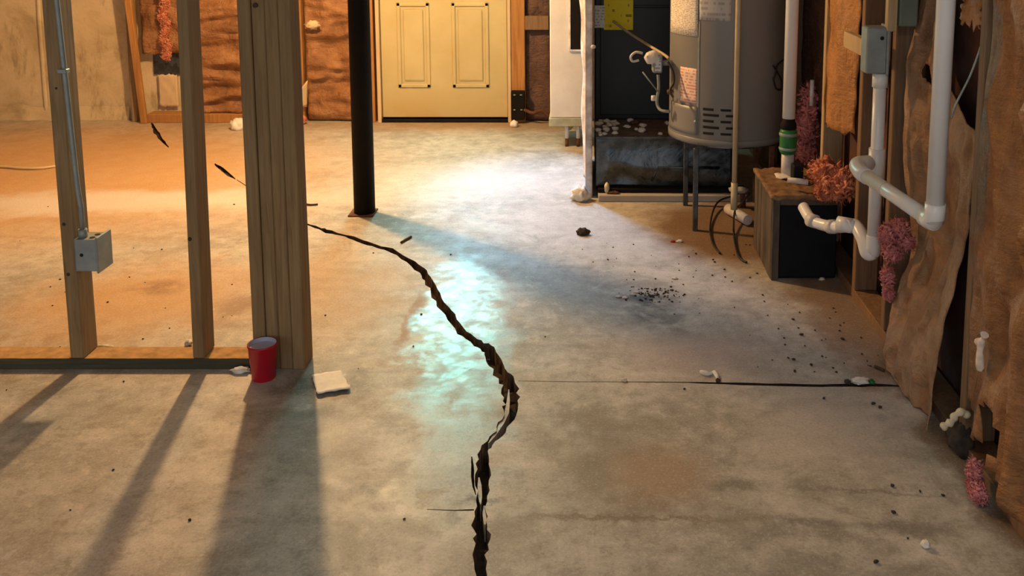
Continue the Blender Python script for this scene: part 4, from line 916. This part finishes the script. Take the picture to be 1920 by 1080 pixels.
scrap('white_scrap', 'scrap', 533, 690, (.006, .006, .008), 'tiny white scrap right of the red cup', seed=27)
scrap('pale_sliver', 'scrap_cream', 197, 652, (.028, .008, .006), 'pale sliver on the floor behind the box stud', seed=28)
scrap('pale_chip', 'scrap', 353, 648, (.012, .012, .012), 'pale chip beside the slim partition stud', 'chip', 29)
scrap('yellow_chip', 'scrap_cream', 167, 690, (.010, .008, .009), 'yellowish chip on the floor against the partition plate', 'chip', 30)
scrap('dark_lump', 'crumb', 1092, 440, (.030, .022, .018), 'dark lump on the pale floor in front of the plenum', 'debris', 31)
scrap('red_chip', 'red', 1262, 454, (.010, .006, .005), 'small red chip on the floor left of the black box', 'chip', 32)
scrap('white_chip', 'scrap', 1274, 454, (.014, .008, .007), 'white chip beside the small red chip', 'chip', 33)
scrap('brass_bit', 'scrap_cream', 1541, 526, (.012, .008, .008), 'yellowish bit on the floor at the black box front', 'chip', 34)
scrap('green_chip', 'scrap_cream', 1138, 352, (.014, .014, .03), 'yellowish fitting on the base rail', 'fitting', 35, Y=4.80, amp=.2)
scrap('rust_bit', 'rust', 1150, 362, (.03, .015, .012), 'rusty bits lying on the base rail', 'debris', 36, Y=4.79)
mb = MB(); q = [G(1365, 402), G(1402, 424)]; 
for v_ in q: v_.z = .03
mb.tube(q, .026, 16); tag(mb.build('pipe_offcut', 'pvc_old'), 'white pipe offcut lying left of the black box', 'pipe')
# twigs
for pts, lab in ((((752, 457), (760, 452), (771, 446)), 'dark twig on the floor below the steel column'), (((570, 384), (582, 386), (596, 385)), 'short dark twig just right of the built-up post'), (((1640, 690), (1652, 695), (1658, 698)), 'dark twig near the foot of the peeled kraft sheet')):
    q = [G(*p) for p in pts]
    for v_ in q: v_.z = .006
    mb = MB(); mb.tube(spline(q, 3), .0055, 6); tag(mb.build('twig', 'twig'), lab, 'twig')
# pale cord on the floor at far left
q = [G(px, py) for px, py in ((-60, 316), (0, 315), (40, 318), (75, 318), (104, 314))]
for v_ in q: v_.z = .008
mb = MB(); mb.tube(spline(q, 5), .008, 8); tag(mb.build('cord', 'trim'), 'pale cord lying on the orange floor at far left', 'cord')
# black wires near the box
for k, pts in enumerate((((1402, 352, .10), (1380, 365, .06), (1345, 380, .03), (1332, 420, .01), (1336, 455, .008), (1350, 475, .006)),
                         ((1405, 362, .16), (1392, 380, .10), (1378, 395, .05), (1376, 440, .012), (1385, 480, .008), (1400, 492, .006)))):
    q = []
    for (px, py, z) in pts: q.append(G(px, py, z))
    mb = MB(); mb.tube(spline(q, 6), .005, 7)
    tag(mb.build('black_wire', 'black_wire'), ('black wire looping over the dirt left of the black box', 'black wire hanging down the left side of the black box')[k], 'wire')
mb = MB(); p = G(1385, 356, .10); mb.lump((p.x, p.y, .10), (.05, .03, .014), 3, .3, 2, 3); tag(mb.build('pump_float', 'plain'), 'grey float lump at the end of the black wires', 'float')
mb = MB(); mb.tube([(p.x + .03, p.y + .02, 0.0), (p.x + .02, p.y + .01, .095)], .014, 10); tag(mb.build('float_post', 'rust'), 'rusty stub post under the grey float lump', 'post')

# dirt heap on the slab
mb = MB(); rr = random.Random(12)
for k in range(110):
    px = rr.gauss(1228, 27); py = 548 + rr.gauss(0, 6) + max(0, rr.gauss(0, 11)); p = G(px, py); s = rr.uniform(.0012, .004)
    mb.lump((p.x, p.y, s * .5), (s * 1.4, s, s), k, .4, 2, 1, 0.0005)
tag(mb.build('dirt_scatter', 'crumb'), 'scatter of dark dirt crumbs on the middle of the slab', 'dirt', kind='stuff')
for k, (px, py) in enumerate(((1160, 557), (1172, 559), (1186, 553), (1194, 549), (1265, 523))):
    scrap('pale_flake', 'scrap', px, py, (.012, .006, .004), ('leftmost pale flake at the left end of the dirt scatter', 'second pale flake from the left of the dirt scatter', 'third pale flake from the left, touching the dirt scatter', 'pale flake lying against the left side of the dirt scatter', 'pale flake above the dirt scatter')[k], 'flake', 60 + k)['group'] = 'pale flakes by the dirt scatter'
# single crumbs
base = [MB().lump((0, 0, .55), (1.3, 1.0, .75), 80 + k, .4, 2, 1, 0.0).build('dirt_crumb', 'crumb', base=(0, 0, 0)).data for k in range(4)]
for o in [o for o in bpy.data.objects if o.name.startswith('dirt_crumb')]: bpy.data.objects.remove(o)
spots = [(1472, 647), (1509, 649), (1488, 675), (1521, 685), (1527, 698), (1490, 697), (1545, 748), (1637, 758), (1650, 765), (1283, 730), (1528, 620), (1556, 597), (1582, 606), (1627, 612), (1580, 637), (1487, 600), (1312, 588), (1377, 577), (1430, 554), (1516, 725), (1672, 590), (1640, 632), (1676, 962), (1673, 912), (1725, 922), (1768, 930), (1642, 1055), (1702, 1010), (1478, 672), (1655, 650), (1665, 660)]
spots += [(rr.uniform(1400, 1670), rr.uniform(560, 700)) for _ in range(34)]
spots = [(x, y) for x, y in spots if G(x, y).x < 1.03]
allc = [(s, 'small dark crumb of dirt on the slab toward the right wall', 'dark crumbs toward the right wall') for s in spots]
sp2 = [(1190, 510), (1230, 500), (1300, 470), (1340, 492), (1300, 520), (1175, 525), (1150, 500), (1092, 468), (1310, 560), (1360, 520)]
sp2 += [(rr.uniform(1080, 1420), rr.uniform(455, 530)) for _ in range(26)]
allc += [(s, 'small dark crumb on the bluish pale floor before the black box', 'dark crumbs before the black box') for s in sp2]
sp3 = [(232, 716), (212, 882), (356, 976), (12, 732), (132, 957), (90, 388), (295, 433), (122, 548), (272, 530), (202, 567), (310, 578), (435, 534), (418, 595), (72, 652), (318, 616), (439, 384), (756, 403), (672, 692), (610, 592), (845, 478), (758, 974), (1022, 632), (700, 475), (775, 650), (790, 590), (860, 625)]
sp3 += [(rr.uniform(0, 560), rr.uniform(430, 660)) for _ in range(20)]
allc += [(s, 'tiny dark speck of dirt on the left half of the slab', 'dark specks on the left half of the slab') for s in sp3]
for k, ((px, py), lab, grp) in enumerate(allc):
    o = bpy.data.objects.new('dirt_crumb', base[k % 4]); COL.objects.link(o); p = G(px, py)
    o.location = (p.x, p.y, 0); s = rr.uniform(.0018, .0045) * (1.0 if k >= 31 else 1.45); o.scale = (s, s, s); o.rotation_euler = (0, 0, rr.uniform(0, 6.28))
    tag(o, lab, 'dirt crumb', grp)
